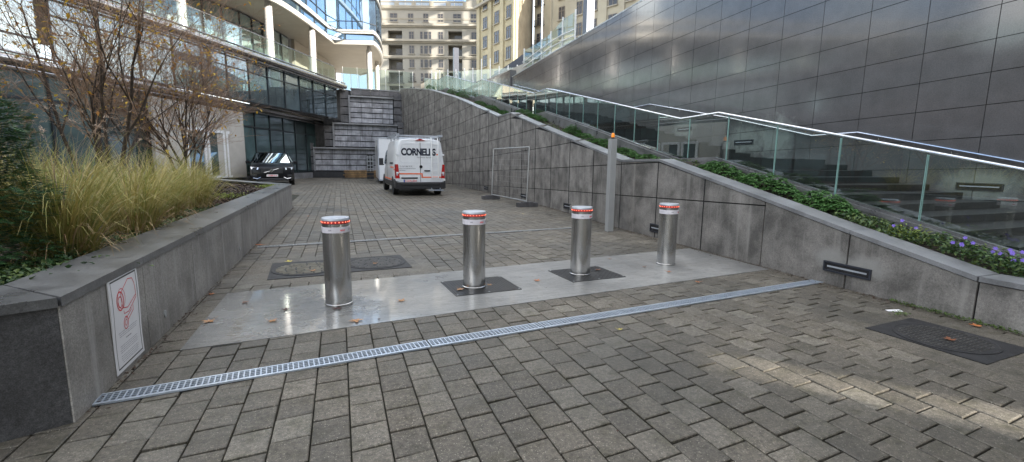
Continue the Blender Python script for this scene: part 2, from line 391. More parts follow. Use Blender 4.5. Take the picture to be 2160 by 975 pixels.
so = bpy.data.objects.new('sun', sl); col.objects.link(so); so.location = (0, 0, 60)
sd = Vector((SUN.x * math.cos(SUN_EL), SUN.y * math.cos(SUN_EL), math.sin(SUN_EL)))
so.rotation_euler = sd.to_track_quat('Z', 'Y').to_euler()
sc.view_settings.view_transform = 'Standard'; sc.view_settings.look = 'None'; sc.view_settings.exposure = 1.85; sc.view_settings.gamma = 1
sc.cycles.max_bounces = 8; sc.cycles.transparent_max_bounces = 24; sc.cycles.glossy_bounces = 4; sc.cycles.sample_clamp_indirect = 6
sc.cycles.use_denoising = True; sc.cycles.caustics_reflective = False; sc.cycles.caustics_refractive = False

def lerp(a, b, t): return a + (b - a) * t
def interp(x, xs, ys): return float(np.interp(x, xs, ys))
WY = [-8, -3, 4, 9.3, 14.3, 20, 28, 34, 39, 44.2]; WX = [5.75, 5.8, 5.87, 6.15, 6.65, 6.9, 6.9, 6.6, 6.1, 5.4]
def wx(y): return interp(y, WY, WX)
CYs = [-8, 2.59, 3.86, 5.17, 6.53, 7.9, 9.34, 14.28, 17.19, 18.85, 20.63, 29.5, 35.5, 40.8, 44.2]
CZs = [.46, .46, .74, 1.03, 1.32, 1.615, 1.6, 2.55, 3.19, 3.58, 3.58, 5.55, 6.75, 7.54, 7.95]
def cz(y): return interp(y, CYs, CZs)
RYs = [-8, 0.3, 2.81, 7.4, 8.57, 17.25, 18.64, 26.6, 27.98, 34.5, 36.6, 40.7, 60]
RZs = [.93, .93, 1.5, 2.52, 2.5, 4.38, 4.38, 6.18, 6.2, 7.66, 7.66, 8.42, 8.42]
def rz_(y): return interp(y, RYs, RZs)
SK = .095   # the slab and drains run a little askew

# ---------------------------------------------------------------- ground
g = MB(); g.mm(-400, 400, -300, 500, -.5, -.022)
tag(g.build('ground', M['joint']), kind='structure')
pv = MB()
PW, PL, J = .207, .245, .0085
HOLES = [(-.97, .92, 6.42, 7.62), (4.62, 5.42, 1.93, 2.84)]
def paver(x0, x1, y0, y1, jx=0):
    h = random.gauss(0, .0016); tx = random.gauss(0, .0013); ty = random.gauss(0, .0013); b = .006
    xc = (x0 + x1) / 2
    def P(x, y, z): return (x, y + SK * (x if x < 7 else 7) , z)
    y0 += .0022; y1 -= .0022
    c = [(x0 + J / 2, y0 + J / 2), (x1 - J / 2, y0 + J / 2), (x1 - J / 2, y1 - J / 2), (x0 + J / 2, y1 - J / 2)]
    t = [(x0 + J / 2 + b, y0 + J / 2 + b), (x1 - J / 2 - b, y0 + J / 2 + b), (x1 - J / 2 - b, y1 - J / 2 - b), (x0 + J / 2 + b, y1 - J / 2 - b)]
    s = (-tx - ty, tx - ty, tx + ty, -tx + ty)
    vs = [P(a, bb, -.03) for a, bb in c] + [P(a, bb, -.004 + h + s[i]) for i, (a, bb) in enumerate(c)] + [P(a, bb, h + s[i]) for i, (a, bb) in enumerate(t)]
    fs = [(8, 9, 10, 11)] + [(i, (i + 1) % 4, 4 + (i + 1) % 4, 4 + i) for i in range(4)] + [(4 + i, 4 + (i + 1) % 4, 8 + (i + 1) % 4, 8 + i) for i in range(4)]
    pv.add(vs, fs)
x = -9 * PW * 4
k = 0
while x < 7.2:
    y = -3.0 + (k % 2) * PL * .5 + random.uniform(-.02, .02) - SK * x
    ymax = 46
    while y < ymax:
        yy = y + SK * (x + PW / 2); xc = x + PW / 2; yc = yy + PL / 2
        L = PL if y < 20 else PL
        ok = xc < wx(yc) + .25 and not (xc < -1.62 and 3.2 + (xc + 1.5) * .405 + .15 < yc < 22.2 and xc > -20)
        for (a, b, c_, d) in HOLES:
            if a < xc < b and c_ < yc < d: ok = False
        if ok: paver(x, x + PW, y, y + L)
        y += L
    x += PW; k += 1
tag(pv.build('paving', M['paver']), kind='structure')
g = MB(); g.mm(-1.2, 1.15, 6.2, 7.85, -.02, -.0015); g.mm(4.35, 5.7, 1.7, 3.1, -.02, -.0015)
tag(g.build('paving_infill', M['paver']), kind='structure')
# concrete slab
def sk(x, y): return y + SK * (x + 1.25)
s = MB()
s.hexa([(-1.25, 4.21, -.1), (5.86, 4.21 + .103 * 7.11, -.1), (5.9, 5.93 + .103 * 7.15, -.1), (-1.25, 5.91, -.1)],
       [(-1.25, 4.21, .006), (5.86, 4.21 + .103 * 7.11, .006), (5.9, 5.93 + .103 * 7.15, .006), (-1.25, 5.91, .006)])
tag(s.build('concrete_slab', M['slab']), kind='structure')

# ---------------------------------------------------------------- channel drains
def drain(x0, y0, x1, y1, wdt, label, matb, name='channel_drain', z=.004, group=None, fine=.035):
    L = math.hypot(x1 - x0, y1 - y0); a = math.atan2(y1 - y0, x1 - x0)
    t = thing(name, (x0, y0, 0), label, 'drain', a, group)
    b = MB(); b.mm(0, L, -wdt / 2, wdt / 2, -.05, z); b.build('channel', M['dark_hole'], t, local=True)
    f = MB(); h = .012
    f.mm(0, L, -wdt / 2, -wdt / 2 + .016, z, z + h); f.mm(0, L, wdt / 2 - .016, wdt / 2, z, z + h)
    n = max(2, int(L / fine))
    for i in range(n + 1):
        X = .004 + (L - .008) * i / n; f.mm(X - .004, X + .004, -wdt / 2 + .016, wdt / 2 - .016, z + .001, z + h - .001)
    for q in range(1, 5):
        Y = -wdt / 2 + wdt * q / 5; f.mm(0, L, Y - .0035, Y + .0035, z + .0005, z + h - .003)
    f.build('grating', matb, t, local=True)
    return t
gA = 'drain channel gratings across the foreground'
drain(-1.49, 3.455, .635, 3.70, .15, 'longest length of pale blue grey drain grating, starting at the left planter wall', M['galv'], group=gA)
drain(.65, 3.70, 1.70, 3.81, .15, 'short middle length of pale grey drain grating in front of the bollards', M['galv'], group=gA)
drain(1.715, 3.812, 5.86, 4.20, .15, 'pale grey drain grating length reaching the sloping right wall', M['galv'], group=gA)
gB = 'drain gratings behind the bollards'
drain(-1.38, 8.93, .95, 9.18, .12, 'dull steel drain grating behind the leftmost bollard, beginning at the planter wall', M['galv_dull'], group=gB, fine=.05)
drain(.96, 9.18, 3.2, 9.42, .12, 'dull steel drain grating crossing the middle of the court behind the bollards', M['galv_dull'], group=gB, fine=.05)
drain(3.21, 9.42, 5.45, 9.64, .12, 'dull steel drain grating ending near the grey post', M['galv_dull'], group=gB, fine=.05)

# ---------------------------------------------------------------- manhole covers
def manhole(x0, y0, x1, y1, label, dusty, fine=False):
    cx_, cy_ = (x0 + x1) / 2, (y0 + y1) / 2
    t = thing('manhole_cover', (cx_, cy_, 0), label, 'manhole cover', .06)
    hx, hy = (x1 - x0) / 2, (y1 - y0) / 2
    f = MB(); f.mm(-hx, hx, -hy, hy, -.04, .006)
    f.build('frame', M['iron'], t, local=True)
    r = min(hx, hy) * .93
    c = MB(); c.lathe([(r * 1.04, .0065), (r * 1.04, .012), (r, .013), (r * .97, .0085), (0, .0085)], n=48); c.mi = 1
    n = 13 if not fine else 17
    if not fine:
        st = 2 * r / n
        for i in range(n):
            yy = -r + (i + .5) * st; hw = math.sqrt(max(0, (r * .9) ** 2 - yy * yy))
            xx = -hw
            while xx < hw - .03:
                l = random.choice([.16, .11, .2]); e = min(xx + l, hw)
                c.mm(xx, e, yy - st * .3, yy + st * .3, .008, .0135); xx = e + .02
    else:
        st = .036
        for i in range(-14, 15):
            for j in range(-14, 15):
                X = i * st; Y = j * st
                if X * X + Y * Y < (r * .9) ** 2:
                    c.box((X, Y, .0105), (.026, .009, .005), R(45) if (i + j) % 2 else R(-45))
    c.build('lid', [M['iron'], M['iron_dusty'] if dusty else M['iron_ribs']], t, local=True)
    return t
manhole(-.95, 6.47, -.06, 7.5, 'ribbed manhole cover with dusty pale ribs, left of the pair behind the leftmost bollard', True)
manhole(.02, 6.6, .90, 7.55, 'darker ribbed iron manhole cover, right of the pair behind the leftmost bollard', False)
manhole(4.64, 1.95, 5.40, 2.82, 'black chequered manhole cover beside the right hand wall in the foreground', False, True)

# ---------------------------------------------------------------- bollards
def make_bollard(loc, label):
    t = thing('bollard', loc, label, 'bollard', group='stainless steel bollards across the driveway')
    r = .134
    b = MB(); b.lathe([(r + .006, 0), (r + .006, .022), (r, .026), (r, .775)], n=48)
    b.lathe([(r - .002, .835), (r - .002, .866)], n=48)
    b.build('body', M['steel'], t, local=True, smooth=True)
    c = MB(); c.lathe([(r + .006, .90), (r + .006, .918), (r, .926), (r * .55, .929), (0, .93)], n=48)
    c.build('cap', M['cap'], t, local=True, smooth=True)
    l = MB(); l.lathe([(r + .003, .870), (r + .003, .90)], n=48); l.mi = 1
    for k in range(24):
        a = 2 * math.pi * k / 24
        l.box(((r + .0045) * math.cos(a), (r + .0045) * math.sin(a), .885), (.006, .009, .009), a)
    l.build('light_ring', [M['red_ring'], M['led']], t, local=True)
    w_ = MB(); w_.lathe([(r, .775), (r + .004, .777), (r + .004, .833), (r, .835)], n=48)
    lb = w_.build('reflective_band', M['label_white'], t, local=True, smooth=True)
    for (az, wd, mt) in ((R(-72), 7, 0), (R(-120), 4, 1), (R(-30), 5, 1)):
        q = MB()
        for i in range(wd):
            a = az + i * .055
            h = [.012, .008, .014, .009, .011, .008, .013][i]
            rr = r + .0048
            sh = .018
            p = [(rr * math.cos(a + o), rr * math.sin(a + o), z) for o, z in ((0, .80), (.04, .80), (.04 + sh, .80 + h), (sh, .80 + h))]
            q.poly(p)
        if mt == 0:
            p = [((r + .0048) * math.cos(az + .055 * i2 + .03), (r + .0048) * math.sin(az + .055 * i2 + .03), .7965) for i2 in range(-1, 7)]
            for i2 in range(7):
                q.poly([p[i2], p[i2 + 1], (*p[i2 + 1][:2], .7985), (*p[i2][:2], .7985)])
        q.build('maker_mark' if mt == 0 else 'small_mark', M['grey_ink'] if mt else M['red_ink'], lb, local=True)
    return t
b1 = make_bollard((-.06, 5.11, .006), 'leftmost steel bollard, nearest the camera, standing on the wet concrete')
bs_ = [((1.48, 5.30, .012), 'second steel bollard from the left, rising from a black chequered plate'),
       ((3.03, 5.49, .012), 'third steel bollard from the left, rising from the farther black plate'),
       ((4.61, 5.69, .006), 'rightmost steel bollard, closest to the sloping wall')]
for l, lb in bs_:
    c = copy_tree(b1); c.location = l; c['label'] = lb; c.rotation_euler.z = random.uniform(-.15, .15)
def floor_plate(cx_, cy_, label):
    t = thing('floor_plate', (cx_, cy_, .006), label, 'floor plate', .06, 'black plates under the middle bollards')
    p = MB(); p.mm(-.41, .41, -.34, .34, 0, .006); q = MB()
    for i in range(-11, 12):
        for j in range(-9, 10):
            if i * i * .0012 + j * j * .0012 > .022: p.box((i * .035, j * .035, .0068), (.024, .007, .003), R(45) if (i + j) % 2 else R(-45))
    p.build('plate', M['rubber'], t, local=True)
    for a in (-.385, 0, .385):
        for b in (-.315, .315): q.lathe([(.011, .006), (.011, .009), (0, .0095)], (a, b, 0), 8)
    q.build('bolt_heads', M['galv_dull'], t, local=True)
floor_plate(1.57, 5.35, 'black chequered metal plate at the foot of the second bollard')
floor_plate(3.13, 5.50, 'black chequered metal plate at the foot of the third bollard')

# ---------------------------------------------------------------- left planter
t = thing('planter_wall', (-1.49, 3.2, 0), 'long low granite planter wall with dark corner face on the left', 'wall')
H = .75
wl = lambda y: -1.49 + (y - 3.2) * .0045
p = MB(); ys = [3.2, 4.35] + [4.35 + 1.28 * i for i in range(1, 10)] + [16.1]
for a, b in zip(ys, ys[1:]):
    p.hexa([(wl(a) - .1, a + .003, 0), (wl(a), a + .003, 0), (wl(b), b - .003, 0), (wl(b) - .1, b - .003, 0)],
           [(wl(a) - .1, a + .003, H - .055), (wl(a), a + .003, H - .055), (wl(b), b - .003, H - .055), (wl(b) - .1, b - .003, H - .055)])
p.build('side_facing', M['left_stone'], t)
bx = [(-1.50, 3.2), (-3.6, 2.35)]
p = MB()
for i in range(2):
    a = [lerp(bx[0][j], bx[1][j], i / 2) for j in (0, 1)]; b = [lerp(bx[0][j], bx[1][j], (i + 1) / 2) for j in (0, 1)]
    p.hexa([(a[0], a[1], 0), (b[0] + .004, b[1], 0), (b[0], b[1] + .1, 0), (a[0], a[1] + .1, 0)], [(a[0], a[1], H - .055), (b[0] + .004, b[1], H - .055), (b[0], b[1] + .1, H - .055), (a[0], a[1] + .1, H - .055)])
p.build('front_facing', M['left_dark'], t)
p = MB()
for a, b in zip(ys, ys[1:]):
    ra = .42 if a > 3.3 else .2
    p.hexa([(wl(a) - .44, a + (.002 if a > 3.3 else .42), H - .055), (wl(a) + .012, a + .002, H - .055), (wl(b) + .012, b - .002, H - .055), (wl(b) - .44, b - .002, H - .055)],
           [(wl(a) - .44, a + (.002 if a > 3.3 else .42), H), (wl(a) + .012, a + .002, H), (wl(b) + .012, b - .002, H), (wl(b) - .44, b - .002, H)])
a0 = (-1.487, 3.185)
p.hexa([(a0[0], a0[1], H - .055), (wl(3.2) - .447, 3.612, H - .055), (-3.7, 2.9, H - .055), (-3.6, 2.33, H - .055)],
       [(a0[0], a0[1], H), (wl(3.2) - .447, 3.612, H), (-3.7, 2.9, H), (-3.6, 2.33, H)])
p.hexa([(-1.44, 16.1, H - .055), (-1.9, 16.1, H - .055), (-5.4, 21.5, H - .055), (-5.05, 21.75, H - .055)], [(-1.42, 16.12, H), (-1.9, 15.9, H), (-5.4, 21.5, H), (-5.05, 21.75, H)])
p.build('coping', M['coping'], t)
p = MB(); p.hexa([(-1.44, 16.1, 0), (-1.55, 16.1, 0), (-5.15, 21.6, 0), (-5.05, 21.7, 0)], [(-1.44, 16.1, H - .06), (-1.55, 16.1, H - .06), (-5.15, 21.6, H - .06), (-5.05, 21.7, H - .06)])
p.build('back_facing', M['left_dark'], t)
s = MB(); s.hexa([(-1.62, 3.4, .1), (-1.6, 16, .1), (-5.2, 21.5, .1), (-16, 18, .1), (-12, 3, .1), (-3.6, 2.6, .1)][::-1], [(-1.62, 3.4, .66), (-1.6, 16, .66), (-5.2, 21.5, .66), (-16, 18, .66), (-12, 3, .66), (-3.6, 2.6, .66)][::-1])
tag(s.build('planter_soil', M['soil']), kind='structure')
# small round lamps set in the side of the planter wall
for y_, lb in ((4.72, 'small round steel lamp in the planter wall just right of the warning sign'), (7.93, 'small round steel lamp midway along the planter wall'), (10.95, 'small round steel lamp towards the far end of the planter wall')):
    t = thing('wall_lamp', (wl(y_), y_, .17), lb, 'lamp', group='round lamps in the planter wall')
    p = MB(); p.lathe([(.033, 0), (.033, .006), (.024, .008)], n=20, axis='X'); p.build('bezel', M['galv_dull'], t, local=True, smooth=True)
    p = MB(); p.lathe([(.023, .004), (0, .0065)], n=20, axis='X'); p.build('lens', M['cap'], t, local=True, smooth=True)

# warning sign -------------------------------------------------------
SY, SZ, SW, SH = 3.74, .035, .475, .675
t = thing('warning_sign', (wl(SY) + .003, SY, SZ), 'white camera surveillance sign with red camera drawing on the planter wall', 'sign')
def su(u, v, e=0):
    return (.006 + e + .004 * math.sin(v * 6.0), u * SW, (1 - v) * SH)
p = MB(); n = 10
for i in range(n):
    a, b = i / n, (i + 1) / n
    p.hexa([(0.0, 0, (1 - b) * SH), (0.0, SW, (1 - b) * SH), (0.0, SW, (1 - a) * SH), (0.0, 0, (1 - a) * SH)], [su(0, b), su(1, b), su(1, a), su(0, a)])
p.build('board', M['sign_white'], t, local=True)
def line2(mb, pts, wd=.0045):
    for (u1, v1), (u2, v2) in zip(pts, pts[1:]):
        n_ = max(1, int(abs(v2 - v1) * 12)); 
        for q in range(n_):
            ua, va = lerp(u1, u2, q / n_), lerp(v1, v2, q / n_); ub, vb = lerp(u1, u2, (q + 1) / n_), lerp(v1, v2, (q + 1) / n_)
            a = Vector(su(ua, va, .0012)); b = Vector(su(ub, vb, .0012)); d = (b - a)
            if d.length < 1e-6: continue
            nn = d.cross(Vector((1, 0, 0))).normalized() * wd / 2; e = d.normalized() * wd * .4
            mb.poly([a - nn - e, b - nn + e, b + nn + e, a + nn - e])
p = MB(); line2(p, [(.07, .045), (.93, .045)], .010); line2(p, [(.93, .045), (.93, .955)], .008); line2(p, [(.93, .955), (.07, .955)], .010); line2(p, [(.07, .955), (.07, .045)], .005)
p.build('border', M['black_ink'], t, local=True)
p = MB()
line2(p, [(.34, .2), (.63, .09), (.78, .105), (.84, .17), (.86, .30), (.54, .385), (.37, .36), (.34, .2)], .006)
def circ(mb, u, v, ru, wd=.006, n=22):
    rv = ru * SW / SH
    line2(mb, [(u + ru * math.cos(2 * math.pi * k / n), v + rv * math.sin(2 * math.pi * k / n) * 1.25) for k in range(n + 1)], wd)
circ(p, .31, .275, .11, .009); circ(p, .30, .285, .065, .007); circ(p, .36, .255, .12, .004)
line2(p, [(.40, .40), (.41, .43), (.56, .435), (.86, .33), (.86, .30)], .006)
line2(p, [(.72, .40), (.72, .45), (.52, .52)], .006); line2(p, [(.65, .415), (.65, .435), (.46, .49)], .006)
circ(p, .45, .535, .075, .007); circ(p, .45, .535, .035, .005)
p.build('camera_drawing', M['red_ink'], t, local=True)
p = MB()
for v_, rows in ((.60, 3), (.69, 1), (.745, 4), (.85, 4)):
    for r_ in range(rows):
        vv = v_ + r_ * .022; half = random.uniform(.26, .33) if rows > 1 else .09
        u = .5 - half
        while u < .5 + half:
            l = random.uniform(.03, .08); line2(p, [(u, vv), (min(u + l, .5 + half), vv)], .0028 if rows > 1 else .006); u += l + .015
p.build('small_print', M['grey_ink'], t, local=True)

# ---------------------------------------------------------------- right planter wall
t = thing('retaining_wall', (5.87, 3.9, 0), 'sloping panelled granite planter wall climbing along the right of the court', 'wall')
jy = [-6.5, -5.2, -3.9, -2.6, -1.3, 0, 1.29, 2.58, 3.86, 5.17, 6.5, 7.9, 9.34, 10.9, 12.6, 14.28, 15.8, 17.3, 18.85, 20.6] + [20.6 + 1.5 * i for i in range(1, 16)] + [44.2]
p = MB(); gp = .02
def rowz(k, y): return .82 + .72 * k - .034 * (y - 8)
for a, b in zip(jy, jy[1:]):
    lo = None
    for k in range(0, 14):
        za, zb = rowz(k, a), rowz(k, b)
        if a < 5.1: za = zb = 99      # the low end is one slab tall
        za0, zb0 = (0, 0) if lo is None else lo
        ta, tb = min(za, cz(a) - .05), min(zb, cz(b) - .05)
        if ta - za0 > .03 or tb - zb0 > .03:
            ta = max(ta, za0 + .012); tb = max(tb, zb0 + .012)
            gy = gp if a < 9 else .04
            A, B = a + gy / 2, b - gy / 2; g0 = gp / 2 if lo else 0
            xa, xb = wx(A), wx(B)
            p.hexa([(xa, A, za0 + g0), (xb, B, zb0 + g0), (xb, B, tb - gp / 2), (xa, A, ta - gp / 2)][::-1],
                   [(xa + .05, A, za0 + g0), (xb + .05, B, zb0 + g0), (xb + .05, B, tb - gp / 2), (xa + .05, A, ta - gp / 2)][::-1])
        if ta < za and tb < zb: break
        lo = (za, zb)
p.mi = 1
for b in jy[2:-1]:
    if b > 6:
        hw_ = .014 if b < 10 else .022 if b < 16 else .03
        p.poly([(wx(b - hw_) - .003, b - hw_, 0), (wx(b + hw_) - .003, b + hw_, 0), (wx(b + hw_) - .003, b + hw_, cz(b) - .055), (wx(b - hw_) - .003, b - hw_, cz(b) - .055)])
p.build('facing', [M['right_stone'], M['joint_dark']], t)
p = MB()
fy = sorted(set([round(v, 3) for v in jy + CYs if v <= 44.2]))
for a, b in zip(fy, fy[1:]):
    p.hexa([(wx(a) + .02, a, 0), (wx(a) + .3, a, 0), (wx(b) + .3, b, 0), (wx(b) + .02, b, 0)], [(wx(a) + .02, a, cz(a) - .06), (wx(a) + .3, a, cz(a) - .06), (wx(b) + .3, b, cz(b) - .06), (wx(b) + .02, b, cz(b) - .06)])
p.build('core', M['joint_dark'], t)
p = MB()
for a, b in zip(fy, fy[1:]):
    if b - a < .02: continue
    e = .003
    p.hexa([(wx(a) - .015, a + e, cz(a) - .05), (wx(a) + .36, a + e, cz(a) - .05), (wx(b) + .36, b - e, cz(b) - .05), (wx(b) - .015, b - e, cz(b) - .05)],
           [(wx(a) - .015, a + e, cz(a)), (wx(a) + .36, a + e, cz(a)), (wx(b) + .36, b - e, cz(b)), (wx(b) - .015, b - e, cz(b))])
p.build('coping', M['right_coping'], t)
# earth in the sloping planter
s = MB()
for a, b in zip(fy, fy[1:]):
    s.hexa([(wx(a) + .3, a, 0), (wx(a) + .95, a, 0), (wx(b) + .95, b, 0), (wx(b) + .3, b, 0)], [(wx(a) + .3, a, cz(a) - .07), (wx(a) + .95, a, cz(a) - .05), (wx(b) + .95, b, cz(b) - .05), (wx(b) + .3, b, cz(b) - .07)])
tag(s.build('sloping_planter_soil', M['soil']), kind='structure')

def wall_light(y, z, L, h, label, xf, face=-1):
    x = xf
    t = thing('wall_light', (x, y, z), label, 'light', group='long recessed lights in the stone walls')
    p = MB(); d = .03; e = .02
    for (a, b, c_, d_) in ((-L / 2, L / 2, h / 2 - e, h / 2), (-L / 2, L / 2, -h / 2, -h / 2 + e), (-L / 2, -L / 2 + e, -h / 2 + e, h / 2 - e), (L / 2 - e, L / 2, -h / 2 + e, h / 2 - e)):
        p.mm(-d * .6, .02, a, b, c_, d_)
    p.build('frame', M['dark_metal'], t, local=True)
    p = MB(); p.mm(-.006, .015, -L / 2 + e, L / 2 - e, -h / 2 + e, h / 2 - e); p.build('reflector', M['iron'], t, local=True)
    p = MB(); p.mm(-.012, -.007, -L / 2 + .05, L / 2 - .05, -.008, .012); p.build('glass_strip', M['cap'], t, local=True)
    return t
for y_, lb in ((3.85, 'long dark light low in the right wall, nearest the camera'), (7.75, 'dark recessed light in the wall behind the rightmost bollard'), (12.6, 'dark recessed light in the wall just left of the grey post'),
               (17.0, 'dark recessed light in the wall behind the wire fence panel'), (22.5, 'dark recessed light in the wall between the fence and the van')):
    wall_light(y_, .24 if y_ < 5 else .2, .58, .13 if y_ < 5 else .17, lb, wx(y_) - .004)

# ---------------------------------------------------------------- balustrade
BX = lambda y: wx(y) + 1.0
t = thing('glass_balustrade', (BX(3), 3, 0), 'long glass balustrade with steel handrail stepping up beside the stairs', 'balustrade')
by = [-2.0 + 1.14 * i for i in range(0, 38)]
base = MB()
for a, b in zip(by, by[1:]):
    if b > 41: break
    q = MB(); e = .006; zl = lambda y: rz_(y) - .87
    q.hexa([(BX(a), a + e, zl(a)), (BX(a) + .012, a + e, zl(a)), (BX(b) + .012, b - e, zl(b)), (BX(b), b - e, zl(b))],
           [(BX(a), a + e, rz_(a) - .02), (BX(a) + .012, a + e, rz_(a) - .02), (BX(b) + .012, b - e, rz_(b) - .02), (BX(b), b - e, rz_(b) - .02)])
    q.mi = 1
    for yy in (a + e + .002, b - e - .002):
        q.mm(BX(yy) - .001, BX(yy) + .0135, yy - .003, yy + .003, zl(yy), rz_(yy) - .03)
    q.build('glass_panel', [M['glass'], M['glass_edge']], t)
ry = sorted(set([v for v in RYs if -2 <= v <= 41] + [-2, 41] + [float(i) for i in range(10, 41, 3)]))
p = MB(); p.tube([(BX(y) + .006, y, rz_(y)) for y in ry], .023, 10); p.build('handrail', M['chrome'], t, smooth=True)
p = MB()
for a, b in zip(ry, ry[1:]):
    for (o1, o2, dz, th) in ((-.03, .045, -.86, .05), (-.09, .14, -.90, .05)):
        p.hexa([(BX(a) + o1, a, rz_(a) + dz - th), (BX(a) + o2, a, rz_(a) + dz - th), (BX(b) + o2, b, rz_(b) + dz - th), (BX(b) + o1, b, rz_(b) + dz - th)],
               [(BX(a) + o1, a, rz_(a) + dz), (BX(a) + o2, a, rz_(a) + dz), (BX(b) + o2, b, rz_(b) + dz), (BX(b) + o1, b, rz_(b) + dz)])
p.build('base_channel', M['coping'], t)
p = MB()
for a, b in zip(ry, ry[1:]):
    p.hexa([(BX(a) - .08, a, 0), (BX(a) + .15, a, 0), (BX(b) + .15, b, 0), (BX(b) - .08, b, 0)], [(BX(a) - .08, a, rz_(a) - .955), (BX(a) + .15, a, rz_(a) - .955), (BX(b) + .15, b, rz_(b) - .955), (BX(b) - .08, b, rz_(b) - .955)])
p.build('kerb', M['coping'], t)

# stairs
t = thing('staircase', (8.5, 3, 0), 'broad black granite stairs with landings between the glass balustrade and dark wall', 'stairs')
p = MB(); y = -4.0; z = -.0
stp = []
y = .3
zz = 0.0
while y < 41:
    a = rz_(y) - .96; stp.append((y, a)); y += .5
for (y, a) in stp:
    if a < .02: continue
    p.mm(BX(y + .25) + .16, 10.0, y, y + .5, max(0, a - .35) if a > .6 else 0, a + .11)
p.build('steps', M['stair'], t)

# polished wall ------------------------------------------------------
t = thing('polished_wall', (10, 10, 0), 'tall polished dark granite wall with mirror like panels on the right', 'wall')
def tz(z, y): return z - .037 * (y - 4.3)
p = MB(); rows = [3.07 + .52 * k for k in range(-6, 9)] + [7.43]
for j in range(-6, 23):
    ya, yb = 4.68 + j * 1.0, 4.68 + (j + 1) * 1.0
    if yb > 27.4: yb = 27.32
    for a, b in zip(rows, rows[1:]):
        if b - a < .1: continue
        g_ = .0055; tx = random.gauss(0, .0006)
        P = [(10 + tx, ya + g_, tz(a, ya) + g_), (10 - tx, yb - g_, tz(a, yb) + g_), (10 - tx * .5, yb - g_, tz(b, yb) - g_), (10 + tx, ya + g_, tz(b, ya) - g_)]
        p.hexa(P, [(10.05, q[1], q[2]) for q in P])
p.build('panels', M['polished'], t)
p = MB(); p.hexa([(10.02, -1.4, -.1), (10.9, -1.4, -.1), (10.9, 27.3, -.1), (10.02, 27.3, -.1)], [(10.02, -1.4, tz(7.41, -1.4)), (10.9, -1.4, tz(7.41, -1.4)), (10.9, 27.3, tz(7.41, 27.3)), (10.02, 27.3, tz(7.41, 27.3))])
p.build('core', M['joint_dark'], t)
p = MB(); p.hexa([(9.99, -1.4, tz(7.42, -1.4)), (10.95, -1.4, tz(7.42, -1.4)), (10.95, 27.35, tz(7.42, 27.35)), (9.99, 27.35, tz(7.42, 27.35))], [(9.99, -1.4, tz(7.47, -1.4)), (10.95, -1.4, tz(7.47, -1.4)), (10.95, 27.35, tz(7.47, 27.35)), (9.99, 27.35, tz(7.47, 27.35))])
p.build('capping', M['galv_dull'], t)
for y_, z_, lb in ((4.6, 1.2, 'long recessed light low in the polished wall, seen through the nearest glass panels'), (9.55, 2.1, 'recessed light in the polished wall with pale lime staining round it'), (11.85, 2.57, 'recessed light in the polished wall, highest of the three above the stairs')):
    wall_light(y_, z_, .62, .12, lb, 9.995)
t = thing('wall_handrail', (9.9, 4, 1.6), 'steel handrail on brackets along the polished wall', 'handrail')
wr = [(-2, .93), (.5, .95), (4.06, 1.6), (6.6, 2.19), (7.58, 2.17), (10.07, 2.77), (13.5, 3.49), (14.5, 3.48), (21.3, 5.05), (22.4, 5.05), (26.8, 6.05)]
p = MB(); p.tube([(9.9, a, b) for a, b in wr], .021, 8); p.build('rail', M['chrome'], t, smooth=True)
for a in [-1, .2, 1.4, 2.6, 3.8, 5.0, 6.2, 8.4, 9.6, 10.8, 12, 13.2, 15, 16.5, 18, 20, 23.5, 25.5]:
    p = MB(); b = interp(a, [q[0] for q in wr], [q[1] for q in wr]); p.tube([(9.9, a, b - .02), (9.9, a, b - .07), (9.995, a, b - .08)], .008, 6); p.build('bracket', M['chrome'], t, smooth=True)

# ---------------------------------------------------------------- grey post with beacon
t = thing('signal_post', (5.64, 8.95, 0), 'tall square grey post with an orange beacon on top', 'post')
p = MB(); p.box((0, 0, 1.02), (.15, .13, 2.04)); p.build('post', M['post'], t, local=True, bevel=.006)
p = MB(); p.lathe([(.035, 2.04), (.035, 2.07), (.028, 2.075)], n=16); p.build('lamp_base', M['black_plastic'], t, local=True, smooth=True)
p = MB(); p.lathe([(.036, 2.075), (.038, 2.11), (.032, 2.145), (.018, 2.165), (0, 2.17)], n=16); p.build('beacon', M['orange'], t, local=True, smooth=True)

# fence panel --------------------------------------------------------
t = thing('mesh_barrier', (6.0, 16.5, 0), 'upright wire mesh construction fence panel leaning in two block feet', 'fence')
P1 = Vector((5.98, 14.75, .16)); P2 = Vector((5.80, 18.1, .16)); up = Vector((.06, -.02, 1.86))
p = MB()
p.tube([P1, P1 + up], .021, 8); p.tube([P2, P2 + up], .021, 8); p.tube([P1 + up, P2 + up], .021, 8); p.tube([P1 + Vector((0, 0, .03)), P2 + Vector((0, 0, .03))], .021, 8)
p.tube([P1 + Vector((0, 0, -.12)), P1], .018, 8); p.tube([P2 + Vector((0, 0, -.12)), P2], .018, 8)
p.build('frame', M['fence_wire'], t, smooth=True)
p = MB()
for i in range(1, 26):
    a = P1.lerp(P2, i / 26); p.tube([a, a + up], .0024, 3, False)
for i in range(1, 9):
    p.tube([P1 + up * i / 9, P2 + up * i / 9], .0024, 3, False)
p.build('wire_mesh', M['fence_wire'], t)
def foot(c, lb):
    p = MB(); p.box((0, 0, .07), (.72, .24, .14)); p.box((0, 0, .15), (.4, .18, .03))
    for sx in (-.2, .2): p.lathe([(.03, .14), (.03, .17), (.02, .171)], (sx, 0, 0), 10)
    o = p.build('concrete_block', M['end_dark'], None, local=True); o.location = (c[0], c[1], 0); o.rotation_euler.z = .1
    tag(o, lb, 'block', 'concrete feet of the fence panel')
foot((P1.x + .02, P1.y), 'grey concrete foot block at the near end of the fence panel'); foot((P2.x - .05, P2.y), 'dark concrete foot block at the far end of the fence panel')

